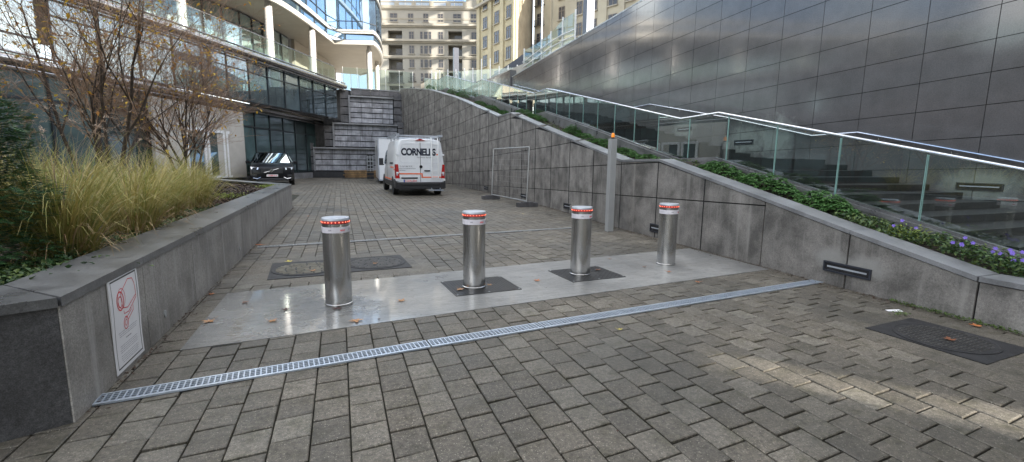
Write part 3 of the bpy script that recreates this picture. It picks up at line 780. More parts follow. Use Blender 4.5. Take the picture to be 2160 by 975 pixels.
# ---------------------------------------------------------------- end wall in terraces
t = thing('terraced_wall', (1.5, 43, 0), 'stepped stone end wall in three tiers with streaked blocks', 'wall')
def blocks(mb, x0, x1, z0, z1, y, nx, nz, g_=.055, dep=.12, stag=False):
    zs = [lerp(z0, z1, k / nz) for k in range(nz + 1)]
    for k in range(nz):
        for i in range(nx):
            a, b = lerp(x0, x1, i / nx), lerp(x0, x1, (i + 1) / nx)
            mb.mm(a + g_ / 5, b - g_ / 5, y, y + dep, zs[k] + g_, zs[k + 1] - g_ * .3)
tiers = [(-1.87, 3.3, 4.0, .56, 2.56, 5, 4, 43.0, -2.95), (-.27, 5.0, 5.0, 2.62, 4.66, 5, 4, 43.5, -1.1), (1.1, 4.75, 4.75, 4.72, 7.05, 4, 5, 44.0, .28)]
fb = MB(); pb = MB(); ledge = MB(); core = MB()
for (x0, x1, x2, z0, z1, nx, nz, y, pl) in tiers:
    fb_x1 = x2 if z0 > 1 else 4.9
    blocks(fb, x0, fb_x1, z0, z1 - .1, y, nx, nz)
    ledge.mm(x0 - .14, fb_x1, y - .3, y + .5, z1 - .12, z1)
    ledge.mm(x0 - .14, x0 - .005, y - .3, y + .1, z0, z1 - .02)
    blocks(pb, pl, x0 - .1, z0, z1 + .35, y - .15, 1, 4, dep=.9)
    core.mm(pl + .05, fb_x1 + .8, y + .1, y + 1.5, 0, z1 - .12)
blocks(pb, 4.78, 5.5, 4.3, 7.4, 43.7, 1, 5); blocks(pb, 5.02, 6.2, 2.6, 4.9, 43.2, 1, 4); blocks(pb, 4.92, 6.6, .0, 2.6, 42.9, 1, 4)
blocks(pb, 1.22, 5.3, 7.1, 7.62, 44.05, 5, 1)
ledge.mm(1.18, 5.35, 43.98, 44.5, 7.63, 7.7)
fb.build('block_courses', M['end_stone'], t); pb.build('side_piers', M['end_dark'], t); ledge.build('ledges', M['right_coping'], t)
core.build('core', M['joint_dark'], t)
p = MB(); p.mm(-3.2, 6.6, 42.75, 43.2, 0, .52); p.build('plinth', M['stair'], t)

# terrace deck above
s = MB(); s.prism([(1.2, 44.2), (5.4, 44.2), (7.5, 40.9), (10.0, 40.9), (10.9, 27.4), (26, 24), (60, 40), (60, 150), (-30, 150), (-30, 60), (.2, 60)], 7.0, 7.5)
tag(s.build('terrace_deck', M['cream']), kind='structure')
p = MB(); p.mm(9.9, 10.3, 27.4, 41, 0, 7.0); p.build('x', M['polished']); x_ = bpy.data.objects['x']; x_.name = 'stair_side_wall'; tag(x_, 'low dark stone wall beside the top of the stairs', 'wall')

# ================================================================ left building
LB = thing('curved_building', (-8, 28, 0), 'modern curved glass office building with steel tubes and white columns on the left', 'building')
Lp = [(-26.0, -14), (-16.1, 8.1), (-12.94, 15.45), (-9.88, 22.85), (-6.13, 32.13), (-1.27, 45.25)]
Mp = [(-24, -13), (-16.25, 8.4), (-13.6, 15.7), (-9.97, 23.2), (-5.57, 31.92), (-1.06, 40.91), (.5, 43.9)]
Sp = [(-36, 36), (-36.5, 31), (-35.2, 27.4), (-33, 26), (-30, 26.2), (-27, 27.5), (-23, 30), (-19.5, 31.6), (-13, 33.4), (-8.5, 35), (-5.3, 37), (-3.55, 39.6), (-1.94, 43.9), (-.02, 50.1), (3.6, 49.0), (4.3, 51.5), (4.9, 55.5), (5.1, 59), (4.6, 63), (3, 67)]
Gp = [(-33, 31), (-27, 32), (-20, 35), (-14, 36.6), (-9.5, 38.6), (-6.6, 42.5), (-4.8, 47), (-3.2, 52), (-1.0, 58), (0, 65)]
def resample(pl, step):
    P = [Vector((a, b)) for a, b in pl]; out = [P[0].copy()]; carry = 0.0
    for a, b in zip(P, P[1:]):
        d = (b - a).length; s_ = step - carry
        while s_ <= d:
            out.append(a.lerp(b, s_ / d)); s_ += step
        carry = (carry + d) % step if True else 0
    return out
def facade_strip(pl, z0, z1, step, matn, name, parent, transom=None, mull=.05, frame='mullion', skip=None, tiltv=.004, depth=.08, maxn=100, top=None):
    """a row of window parts, each a frame (rectangle of bars) with its pane as a sub part"""
    pts = resample(pl, step); n_ = 0
    for i, (a, b) in enumerate(zip(pts, pts[1:])):
        if skip and skip(a, b): continue
        if n_ >= maxn: break
        n_ += 1
        d = (b - a); L = d.length; ang = math.atan2(d.y, d.x); nrm = Vector((d.y, -d.x)).normalized()
        fr = MB(); Z0, Z1 = z0, z1
        def bar(u0, u1, za, zb, o=0, th=depth):
            c = a + d.normalized() * (u0 + u1) / 2 + nrm * o
            fr.box((c.x, c.y, (za + zb) / 2), (u1 - u0, th, zb - za), ang)
        bar(0, mull, Z0, Z1); 
        bar(mull, L, Z0, Z0 + mull); bar(mull, L, Z1 - mull, Z1)
        if transom: 
            for tq in transom: bar(mull, L, tq - mull / 2, tq + mull / 2, 0, depth * .9)
        fo = fr.build(name, M[frame], parent)
        pn = MB(); t1 = random.gauss(0, tiltv); t2 = random.gauss(0, tiltv)
        q0 = a + d.normalized() * mull - nrm * (.02 + t1); q1 = b - nrm * (.02 - t1)
        pn.poly([(q0.x, q0.y, Z0 + mull), (q1.x, q1.y, Z0 + mull), (q1.x - nrm.x * t2, q1.y - nrm.y * t2, Z1 - mull), (q0.x - nrm.x * t2, q0.y - nrm.y * t2, Z1 - mull)])
        pn.build('pane', M[matn], fo)
def ribbon(mb, pl, z0, z1, o0, o1):
    """solid band along a plan line; o0..o1 = offset outwards (to the right of the walking direction)"""
    P = [Vector((a, b)) for a, b in pl]; nr = []
    for i in range(len(P)):
        d = (P[min(i + 1, len(P) - 1)] - P[max(i - 1, 0)]).normalized(); nr.append(Vector((d.y, -d.x)))
    for i in range(len(P) - 1):
        q = [P[i] + nr[i] * o0, P[i] + nr[i] * o1, P[i + 1] + nr[i + 1] * o1, P[i + 1] + nr[i + 1] * o0]
        mb.hexa([(v.x, v.y, z0) for v in q], [(v.x, v.y, z1) for v in q])
def smoothpl(pl, n=6):
    P = [Vector((a, b)) for a, b in pl]; out = []
    for i in range(len(P) - 1):
        p0, p1, p2, p3 = P[max(i - 1, 0)], P[i], P[i + 1], P[min(i + 2, len(P) - 1)]
        for k in range(n):
            t_ = k / n
            v = .5 * ((2 * p1) + (-p0 + p2) * t_ + (2 * p0 - 5 * p1 + 4 * p2 - p3) * t_ ** 2 + (-p0 + 3 * p1 - 3 * p2 + p3) * t_ ** 3)
            out.append((v.x, v.y))
    out.append(tuple(P[-1])); return out
# ground floor
facade_strip([p for p in Lp], .45, 4.6, 1.9, 'win_green', 'ground_floor_window', LB, transom=[3.55], mull=.09)
p = MB(); ribbon(p, Lp, 0, .45, -.3, .08); p.build('ground_sill', M['right_coping'], LB)
p = MB(); ribbon(p, Lp, 4.6, 4.95, -4, .1); p.build('first_floor_slab', M['fascia'], LB)
# white entrance wall with glass doors, far left behind the shrubs
ew = MB(); ribbon(ew, [(-8.36 + .35, 26.38 - .15), (-5.75 + .3, 33.0)], .4, 4.3, -.1, .05)
eo = ew.build('entrance_wall', M['cream'], LB)
for k in range(3):
    a = Vector((-7.45 + .15, 27.9)).lerp(Vector((-5.65, 33.0)), k / 3 + .02); b = Vector((-7.3, 27.9)).lerp(Vector((-5.65, 33.0)), (k + 1) / 3 - .04)
    d = (b - a).normalized(); n_ = Vector((d.y, -d.x)) * .12; ang = math.atan2(d.y, d.x)
    f = MB()
    for q in (a, b): f.box((q.x + n_.x, q.y + n_.y, 1.75), (.16, .1, 2.6), ang)
    c = (a + b) / 2; f.box((c.x + n_.x, c.y + n_.y, 3.0), ((b - a).length, .1, .16), ang); f.box((c.x + n_.x, c.y + n_.y, .48), ((b - a).length, .1, .12), ang)
    dr = f.build('entrance_door', M['white_metal'], LB)
    f = MB(); f.box((c.x + n_.x * .8, c.y + n_.y * .8, 1.75), ((b - a).length - .2, .03, 2.3), ang); f.build('door_pane', M['win_green'], dr)
# middle band
facade_strip(Mp, 4.95, 7.55, 1.85, 'win_mid', 'middle_window', LB, transom=[6.75], mull=.05, tiltv=.012, skip=lambda a, b: a.y < 23)
facade_strip(Mp, 4.95, 7.55, 3.2, 'win_sky', 'wide_window', LB, transom=[5.75], mull=.06, tiltv=.012, skip=lambda a, b: a.y >= 22 or b.y > 24)
for nm, pl, z, r in (('lower_tube', Lp, 4.75, .17), ('upper_tube', Mp, 7.72, .19)):
    sp_ = smoothpl(pl, 5); p = MB(); P = [Vector((a, b)) for a, b in sp_]; out = []
    for i in range(len(P)):
        d = (P[min(i + 1, len(P) - 1)] - P[max(i - 1, 0)]).normalized(); o = P[i] + Vector((d.y, -d.x)) * .28; out.append((o.x, o.y, z))
    p.tube(out, r, 14)
    p.tube([(a, b, c + r * 1.5) for a, b, c in out], r * .28, 8); p.tube([(a, b, c - r * 1.5) for a, b, c in out], r * .28, 8)
    p.build(nm, M['tube'], LB, smooth=True)
p = MB(); ribbon(p, Mp, 7.55, 7.95, -9, .12); p.build('terrace_slab', M['fascia'], LB)
p = MB(); p.prism([(Mp[-1][0], Mp[-1][1]), (-.3, 44.6), (-.6, 46.4), (-1, 60), (0, 60), (1.2, 44.5)], 0, 7.55); p.mm(-7, -1.0, 46.2, 46.6, 0, 7.5); p.build('corner_mass', M['end_dark'], LB)
# terrace glass balustrade
pts = resample(Mp, 1.9)
tb = thing('terrace_balustrade', (-8, 28, 7.95), 'frameless glass balustrade along the curved terrace edge above the steel tube', 'balustrade')
for a, b in zip(pts, pts[1:]):
    if b.y < 5: continue
    q = MB(); q.hexa([(a.x, a.y, 7.95), (a.x + .03, a.y - .01, 7.95), (b.x + .03, b.y - .01, 7.95), (b.x, b.y + .0, 7.95)], [(a.x, a.y, 9.15), (a.x + .03, a.y - .01, 9.15), (b.x + .03, b.y - .01, 9.15), (b.x, b.y, 9.15)])
    q.build('glass_panel', M['glass_pale'], tb)
p = MB(); p.tube([(a.x + .015, a.y, 9.17) for a in pts if a.y > 4], .022, 6); p.build('top_rail', M['tube'], tb)
# parapet glass above the end wall
tb = thing('parapet_balustrade', (3, 44.3, 7.7), 'tall glass balustrade on top of the stepped end wall', 'balustrade')
xs = [.6 + 1.2 * i for i in range(0, 6)]
for a, b in zip(xs, xs[1:]):
    q = MB(); q.mm(a + .01, b - .01, 44.3, 44.33, 7.6, 9.45); q.build('glass_panel', M['glass_pale'], tb)
for a in xs:
    q = MB(); q.mm(a - .012, a + .012, 44.28, 44.35, 7.6, 9.5); q.build('post', M['white_metal'], tb)
# recessed terrace level
facade_strip(Gp, 7.95, 12.6, 1.55, 'win_up', 'terrace_window', LB, transom=[9.0, 11.6], mull=.09, frame='mullion', skip=lambda a, b: a.y > 49.5, depth=.16)
p = MB(); ribbon(p, [(-3.6, 50.3), (-3.2, 52), (-1.0, 58), (0, 65)], 7.95, 12.69, -.2, .1); p.build('curved_back_wall', M['soffit'], LB)
for i, (a, b) in enumerate(zip(resample(Gp, 3.1), resample(Gp, 3.1)[1:])):
    if i % 2 == 0 and a.y < 48:
        p = MB(); d = (b - a).normalized(); n_ = Vector((d.y, -d.x)) * .1; c = (a + b) / 2 + n_
        p.box((c.x, c.y, 8.45), ((b - a).length - .1, .05, 1.0), math.atan2(d.y, d.x)); p.build('spandrel_panel', M['spandrel'], LB)
# overhanging volume
Ss = smoothpl(Sp[:13], 4)[:-1] + [Sp[12], Sp[13]] + smoothpl(Sp[14:], 4)
p = MB(); p.poly([(a, b, 12.7) for a, b in Ss + [(-10, 67), (-36, 50)]]); p.build('soffit', M['soffit'], LB)
sg = MB()
for i in range(40):
    x0 = -34 + i * 1.0
sf = MB()
ribbon(sf, Ss, 12.55, 12.95, -.05, .12); sf.build('edge_fascia', M['fascia'], LB)
for k in range(1):
    pass
for (za, zb, mt, nm) in ((12.95, 13.55, 'win_blue', 'low_glazing'), (13.9, 17.1, 'win_blue', 'upper_window'), (17.5, 20.7, 'win_blue', 'upper_window'), (21.1, 24.3, 'win_blue', 'upper_window')):
    facade_strip(Ss, za, zb, 2.35 if za > 13 else 3.0, mt, nm, LB, transom=[za + .8] if za > 13.5 else None, mull=.06, tiltv=.01, skip=lambda a, b: a.x < -25 and a.y > 30)
for z in (13.55, 17.1, 20.7, 24.3):
    p = MB(); ribbon(p, Ss, z, z + .14, -.2, .16); ribbon(p, Ss, z + .2, z + .38, -.2, .10); p.build('floor_band', M['fascia'], LB)
p = MB(); p.prism([(a, b) for a, b in Ss + [(-10, 67), (-36, 50)]], 24.6, 25.2); p.build('roof', M['fascia'], LB)
for (x, y) in ((-1.75, 45.3), (-4.35, 39.3), (3.25, 50.6), (4.5, 57.5), (-8.9, 36.2), (-14.5, 34.4), (-20.5, 32.7), (-27, 29.6), (-32.8, 28.0)):
    p = MB(); p.lathe([(.27, 7.6), (.27, 12.35), (.2, 12.5), (.2, 12.7)], (x, y, 0), 20); p.build('column', M['col_paint'], LB, smooth=True)

# ================================================================ far buildings
def winrow(parent, org, d, nrm, items, zs, h, mat_=None, rec=.25, sill=True):
    """items: (u, width, kind) along the facade"""
    for z in zs:
        for (u, wd, kind) in items:
            c = org + d * u; ang = math.atan2(d.y, d.x)
            f = MB(); o = nrm * .02
            fw_ = .06
            for (uu, ww, zz, hh) in ((u - wd / 2, fw_, z + h / 2, h), (u + wd / 2, fw_, z + h / 2, h), (u, wd, z + h, fw_), (u, wd, z, fw_)) + (((u, .08, z + h / 2, h),) if wd > .9 else ()) + ((u, wd, z + h * .68, .06),):
                q = org + d * uu + o; f.box((q.x, q.y, zz), (ww + .01 * (zz > 0), .14, hh), ang)
            wo = f.build('window', M['frame_far'], parent)
            g_ = MB(); q = org + d * u + nrm * .0; g_.box((q.x, q.y, z + h / 2), (wd, .1, h), ang); g_.build('pane', mat_ or M['win_far'], wo)
            if sill:
                g_ = MB(); q = org + d * u + nrm * .14; g_.box((q.x, q.y, z - .12), (wd + .35, .28, .14), ang); g_.build('sill', M['stoneA2'], wo)
            if kind == 'r':
                g_ = MB(); ww = wd + .7
                for k in range(int(ww / .16) + 1):
                    q = org + d * (u - ww / 2 + k * .16) + nrm * .45; g_.box((q.x, q.y, z + .35), (.03, .03, .8), ang)
                q = org + d * u + nrm * .45; g_.box((q.x, q.y, z + .77), (ww, .05, .05), ang)
                q = org + d * u + nrm * .25; g_.box((q.x, q.y, z - .1), (ww, .5, .12), ang)
                g_.build('railing', M['rail_dark'], wo)
# A: pale stone apartment house, facing the camera at about 110 m
A0 = Vector((9.6, 113.7)); A1 = Vector((34, 104.6)); dA = (A1 - A0).normalized(); nA = Vector((dA.y, -dA.x))
BA = thing('apartment_building', (20, 112, 7.5), 'pale stone apartment block with recessed balconies at the far end, straight ahead', 'building')
angA = math.atan2(dA.y, dA.x)
def onA(u, v=0): return A0 + dA * u + nA * v
def boxA(mb, u0, u1, v0, v1, z0, z1):
    c = onA((u0 + u1) / 2, (v0 + v1) / 2); mb.box((c.x, c.y, (z0 + z1) / 2), (u1 - u0, v1 - v0, z1 - z0), angA)
FH = 3.03; ZA = 7.5
bays = [(2.0, 5.2), (15.6, 18.7)]
p = MB()
def wallz(z0, z1, holes):
    u = -.6
    for a, b in holes + [(24.6, 24.6)]:
        if a > u: boxA(p, u, a, -6, 0, z0, z1)
        u = b
floors = [ZA + 2.55 + FH * k for k in range(9)]   # floor levels
# px rows: windows centred z about 20.2, 23.2, 26.2, 29.2, 32.4
zrow = [14.2, 17.2, 20.2, 23.2, 26.2, 29.2]
wallz(ZA, zrow[0] - 1.3, [])
for z in zrow:
    if z < 29:
        wallz(z - 1.3, z + 1.2, bays); wallz(z + 1.2, z + 1.73, [])
    else:
        wallz(z - 1.3, z + 1.2, bays); wallz(z + 1.2, z + 1.73, [])
wallz(30.93, 35.3, [])
boxA(p, 19.6, 24.6, -6, .3, 35.3, 44)
p.build('wall', M['stoneA'], BA)
p = MB()
for a, b in bays: boxA(p, a - .1, b + .1, -2.3, -2.0, ZA, 31)
p.build('recess_back', M['recess'], BA)
p = MB()
for z, v, hh in ((31.35, .75, .5), (28.0, .9, .45), (24.7, .35, .3), (33.0, .12, .12), (35.1, .45, .35), (18.7, .25, .25)):
    boxA(p, -.6, 24.6, 0, v, z, z + hh); boxA(p, -.6, 24.6, 0, v * .55, z - .25, z)
p.build('cornice', M['stoneA2'], BA)
p = MB(); boxA(p, -.2, 19.4, .2, .5, 35.45, 35.65); boxA(p, -.2, 19.4, .2, .5, 36.35, 36.6)
for i in range(78): boxA(p, -.1 + i * .25, .02 + i * .25, .28, .42, 35.65, 36.35)
for u in (-.2, 3.8, 7.6, 11.5, 15.3, 19.0): boxA(p, u, u + .9, .18, .52, 35.45, 36.6)
p.build('roof_balustrade', M['stoneA2'], BA)
def attic_items(): return [(3.4, 1.6, 'n'), (7.2, 1.1, 'n'), (10.6, 1.1, 'n'), (13.9, 1.1, 'n'), (17.6, 1.7, 'n'), (21.3, 1.2, 'n')]
winrow(BA, A0, dA, nA, attic_items(), [31.95 + .35], 1.75)
for z in zrow:
    k = 'r' if z < 22 else 'n'
    winrow(BA, A0, dA, nA, [(7.3, 1.05, k), (9.55, .5, 'n'), (10.55, .8, k), (11.5, .5, 'n'), (13.9, 1.0, k), (21.4, 1.15, k)], [z - .75], 1.75)
    for a, b in bays:
        g_ = MB(); boxA(g_, a + (1.3 if a < 9 else 1.2), b - .25, -2.0, -1.9, z - 1.0, z + .75); g_.build('balcony_door', M['win_far'], BA)
        g_ = MB(); boxA(g_, a - .3, b + .3, 0 if z > 23 else -.1, .5 if z < 22 else .08, z - 1.35, z - 1.15)
        if z < 22:
            for q in range(int((b - a + .4) / .17)): boxA(g_, a - .2 + q * .17, a - .17 + q * .17, .42, .46, z - 1.15, z - .35)
            boxA(g_, a - .25, b + .25, .41, .47, z - .37, z - .31)
        else:
            for q in range(int((b - a) / .17)): boxA(g_, a + q * .17, a + .03 + q * .17, -.2, -.16, z - 1.15, z - .45)
            boxA(g_, a, b, -.21, -.15, z - .47, z - .41)
        g_.build('balcony_railing', M['rail_dark'], BA)
winrow(BA, A0, dA, nA + Vector((0, 0)), [(21.4, 1.2, 'n')], [36.6, 40], 1.8)
# dark tower behind A
t = thing('dark_glass_tower', (12, 122, 7.5), 'dark blue glass tower showing above the pale apartment roof', 'building')
p = MB(); c0 = Vector((5, 124)); 
p.box((17, 124, 30), (30, 10, 60), angA); p.build('wall', M['win_blue'], t)
p = MB()
for i in range(16):
    c = Vector((17, 124)) + dA * (-14.5 + i * 1.95) + nA * 5.05; p.box((c.x, c.y, 30), (.1, .12, 60), angA)
for k in range(9):
    c = Vector((17, 124)) + nA * 5.05; p.box((c.x, c.y, 35 + k * 3), (30, .1, .12), angA)
p.build('mullions', M['mullion_pale'], t)

# B: yellow stone building
B0 = Vector((23.28, 80.95)); B1 = Vector((25.84, 69.34)); B2 = Vector((31.2, 75.5)); B3 = Vector((36, 90))
BB = thing('corner_building', (26, 74, 7.5), 'yellowish stone building with a blank side wall, right of the pale apartment block', 'building')
p = MB(); p.prism([tuple(B0), tuple(B1), (B1.x + .05, B1.y + .06), (30.5, 90)], 7.5, 32); p.build('wall', M['stoneB'], BB)
p = MB(); p.prism([tuple(B1 + Vector((.06, .02))), tuple(B2), (36, 90), (30.6, 90)], 7.5, 32); p.build('side_wall', M['stoneBside'], BB)
dB = (B1 - B0).normalized(); nB = Vector((dB.y, -dB.x))
if nB.dot(Vector((-1, -1))) < 0: nB = -nB
for z in [8.3 + 3.03 * k for k in range(8)]:
    winrow(BB, B0, dB, nB, [(2.6, 1.3, 'n'), (6.4, 1.35, 'n'), (10.0, 1.3, 'n')], [z], 1.8)
p = MB()
for k, (u, wd) in enumerate(((.5, 1.0), (4.5, 1.0), (8.2, 1.0), (11.5, .6))):
    c = B0 + dB * u + nB * .12; p.box((c.x, c.y, 20), (wd, .3, 25), math.atan2(dB.y, dB.x))
p.build('pilasters', M['stoneB'], BB)
p = MB(); c = B0.lerp(B1, .5) + nB * .2
for z in (27.4,): p.box((c.x, c.y, z), ((B1 - B0).length + .6, .9, .35), math.atan2(dB.y, dB.x))
p.build('cornice', M['stoneA2'], BB)
# C: buff building
C0 = Vector((30.81, 73.9)); C1 = Vector((38.4, 56.1)); C2 = Vector((62, 20))
dC = (C1 - C0).normalized(); nC = Vector((dC.y, -dC.x)); nC = nC if nC.x < 0 else -nC
BC = thing('tall_stone_building', (35, 64, 7.5), 'tall buff stone building with dark balcony bays behind the terrace posts', 'building')
C1e = C0 + dC * 19.6
p = MB(); p.prism([tuple(C0), tuple(C1e), (C1e.x + 6, C1e.y + 11), (C0.x + 8, C0.y + 12)], 7.5, 31); p.build('wall', M['stoneC'], BC)
for z in [8.2 + 3.03 * k for k in range(7)]:
    winrow(BC, C0, dC, nC, [(1.3, 1.3, 'r'), (5.9, 1.15, 'n'), (9.3, 1.15, 'n'), (12.0, 1.1, 'n'), (15.3, 1.4, 'n'), (18.2, 1.2, 'n')], [z], 1.8)
p = MB()
for u, wd, v in ((3.6, .25, .2), (3.9, .15, .35), (8.2, 1.3, .15), (13.6, 1.5, .2), (17.0, .6, .25)):
    c = C0 + dC * u + nC * v / 2; p.box((c.x, c.y, 22), (wd, v, 30), math.atan2(dC.y, dC.x))
p.build('pilasters', M['stoneC'], BC)

# ================================================================ terrace furniture
def D_at(pxx, pyy, D):
    v = rr_ * (pxx - 1080) + uu_ * (487.5 - pyy) + fw * 980
    f0 = Vector((math.sin(yaw), math.cos(yaw), 0)); k_ = D / v.dot(f0)
    return Vector((0, 0, 1.52)) + v * k_
# (positions below were surveyed once and are plain numbers)
def steel_post(name, x, y, z0, z1, r, label, cat='post', m='white_metal', square=False, group=None):
    p = MB()
    if square: p.box((x, y, (z0 + z1) / 2), (r * 2, r * 2, z1 - z0))
    else: p.lathe([(r, z0), (r, z1)], (x, y, 0), 14)
    return tag(p.build(name, M[m], None, loc=(x, y, z0), smooth=not square), label, cat, group)
steel_post('dark_pillar', 24.42, 44.28, 7.5, 24, .42, 'thick dark pillar standing on the terrace before the tall buff building', 'pillar', 'dark_metal', True)
steel_post('dark_pole', 14.09, 58.8, 7.5, 15.3, .3, 'dark square pole in front of the pale apartment block balconies', 'pole', 'dark_metal', True)
t = thing('street_lamp', (17.98, 41.33, 7.5), 'slim grey street lamp on the upper terrace', 'lamp')
p = MB(); p.tube([(17.98, 41.33, 7.5), (17.98, 41.33, 12.6), (17.98, 41.33, 16.5)], [.11, .09, .06], 12); p.build('pole', M['galv'], t, smooth=True)
p = MB(); p.lathe([(.04, 16.4), (.5, 16.5), (.52, 16.6), (.1, 16.75), (0, 16.75)], (18.3, 41.2, 0), 16); p.build('lamp_head', M['dark_metal'], t, smooth=True)
# ramp screen: posts, rails and glass rising along the terrace edge
rp = thing('ramp_railing', (12, 30, 6.5), 'white posts, rails and glass screens rising behind the top of the polished wall', 'railing')
rpts = [(10.95, 27.8, 6.2, 8.4), (10.96, 26.4, 6.3, 8.35), (10.98, 25.2, 6.4, 8.4), (11.0, 24.0, 6.5, 8.5), (11.1, 22.8, 6.6, 8.9), (11.2, 21.6, 6.6, 8.95)]
for (x, y, z0, z1) in rpts:
    p = MB(); p.box((x, y, (z0 + z1) / 2), (.07, .07, z1 - z0)); p.build('post', M['white_metal'], rp)
for a, b in zip(rpts, rpts[1:]):
    p = MB(); p.hexa([(a[0], a[1], a[2] + .3), (a[0] + .02, a[1], a[2] + .3), (b[0] + .02, b[1], b[2] + .3), (b[0], b[1], b[2] + .3)], [(a[0], a[1], a[3] - .1), (a[0] + .02, a[1], a[3] - .1), (b[0] + .02, b[1], b[3] - .1), (b[0], b[1], b[3] - .1)])
    p.build('glass_panel', M['glass_pale'], rp)
for dz in (.55, .85, 1.15):
    p = MB(); p.tube([(x - .08, y, z0 + dz + .25) for (x, y, z0, z1) in rpts], .03, 6); p.build('rail', M['white_metal'], rp)
# row of glass screen posts at the stair head
rp = thing('terrace_screen', (12, 41, 7.5), 'row of slim white posts with clear glass at the head of the stairs', 'railing')
for i in range(13):
    x = 8.2 + i * .62; y = 43.6 - i * .55
    h = 2.1 + (.7 if i in (6, 7) else 0)
    p = MB(); p.box((x, y, 7.5 + h / 2), (.07, .07, h)); p.build('post', M['white_metal'], rp)
for i in range(12):
    x = 8.2 + i * .62; y = 43.6 - i * .55
    p = MB(); p.hexa([(x, y, 7.6), (x + .02, y, 7.6), (x + .64, y - .55, 7.6), (x + .62, y - .55, 7.6)], [(x, y, 9.4), (x + .02, y, 9.4), (x + .64, y - .55, 9.4), (x + .62, y - .55, 9.4)])
    p.build('glass_panel', M['glass_pale'], rp)
t = thing('glass_canopy', (15.5, 40, 7.5), 'small dark framed canopy with sloping roof at the stair head', 'canopy')
p = MB(); p.hexa([(13.2, 42.2, 8.9), (14.4, 40.4, 8.9), (16.6, 37.2, 10.6), (15.4, 39, 10.6)], [(13.2, 42.2, 9.1), (14.4, 40.4, 9.1), (16.6, 37.2, 10.8), (15.4, 39, 10.8)]); p.build('roof', M['dark_metal'], t)
p = MB()
for (x, y, z) in ((13.6, 41.6, 8.9), (14.6, 40.1, 9.2), (15.5, 38.8, 9.9), (16.3, 37.7, 10.5)): p.box((x, y, (7.5 + z) / 2), (.12, .12, z - 7.5))
p.build('frame', M['dark_metal'], t)
p = MB(); p.hexa([(13.7, 41.5, 7.5), (13.75, 41.55, 7.5), (15.9, 38.3, 7.5), (15.85, 38.25, 7.5)], [(13.7, 41.5, 8.9), (13.75, 41.55, 8.9), (15.9, 38.3, 9.3), (15.85, 38.25, 9.3)]); p.build('side_panel', M['soffit'], t)
p = MB(); p.hexa([(7.6, 46, 7.5), (7.65, 46, 7.5), (9.3, 45, 7.5), (9.25, 45, 7.5)], [(7.6, 46, 8.7), (7.65, 46, 8.7), (9.3, 45, 9.7), (9.25, 45, 9.7)])
tag(p.build('wooden_screen', M['soffit'], None, loc=(8.4, 45.5, 7.5)), 'brown wedge shaped screen panel on the upper terrace', 'screen')

# ================================================================ added unseen blockers that shade the court and far facade
el = math.tan(SUN_EL)
sv = Vector((.64, -.768)).normalized(); pv_ = Vector((-sv.y, sv.x))   # pv_ points to +x,+y side
org = Vector((3.45, 1.8))                                            # centre of the light streak
def SP(a, b): q = org + sv * a + pv_ * b; return (q.x, q.y)
W2 = .17
p = MB()
p.prism([(14, 8), SP(17.5, W2), SP(50, W2), (60, 8)], 0, 25)  # added sun blocker, slotted along the sun direction to pass the streak
p.prism([SP(17.5, -W2), SP(20, -40), SP(50, -40), SP(50, -W2)], 0, 27)
a = SP(17.5, W2); b = SP(17.5, -W2); c = SP(18.2, -W2); d = SP(18.2, W2)
p.prism([a, b, c, d], 8.2, 26); p.mm(29, 59, -10, 7.9, 25.01, 29.5)
t = thing('court_shade_block', (30, 0, 0), 'added unseen grey block behind the polished wall that shades the court', 'building')
p.build('wall', M['cream'], t)
t = thing('stripe_shade_fins', (45, 80, 7.5), 'added unseen fins beyond the stone buildings that throw the striped shade', 'building')
p = MB(); random.seed(3)  # fins added out of view, gapped to stripe the pale facade with sun
u = -9.0
while u < 12:
    wd = random.choice([2.2, 3.2, 4.5, 5.5]); gap = random.choice([.7, .9, 1.3, 1.7])
    c = Vector((46, 79.2)) + pv_ * (u + wd / 2); p.box((c.x, c.y, 32), (1.0, wd, 49), math.atan2(sv.y, sv.x)); u += wd + gap
p.build('fins', M['stoneC'], t)
p = MB()
for z in (34, 40.4, 44, 51): p.box((46, 79.2, z), (.8, 22, 1.0), math.atan2(sv.y, sv.x))
p.build('floors', M['stoneC'], t)  # cross bars of the added shade fins
random.seed(11)
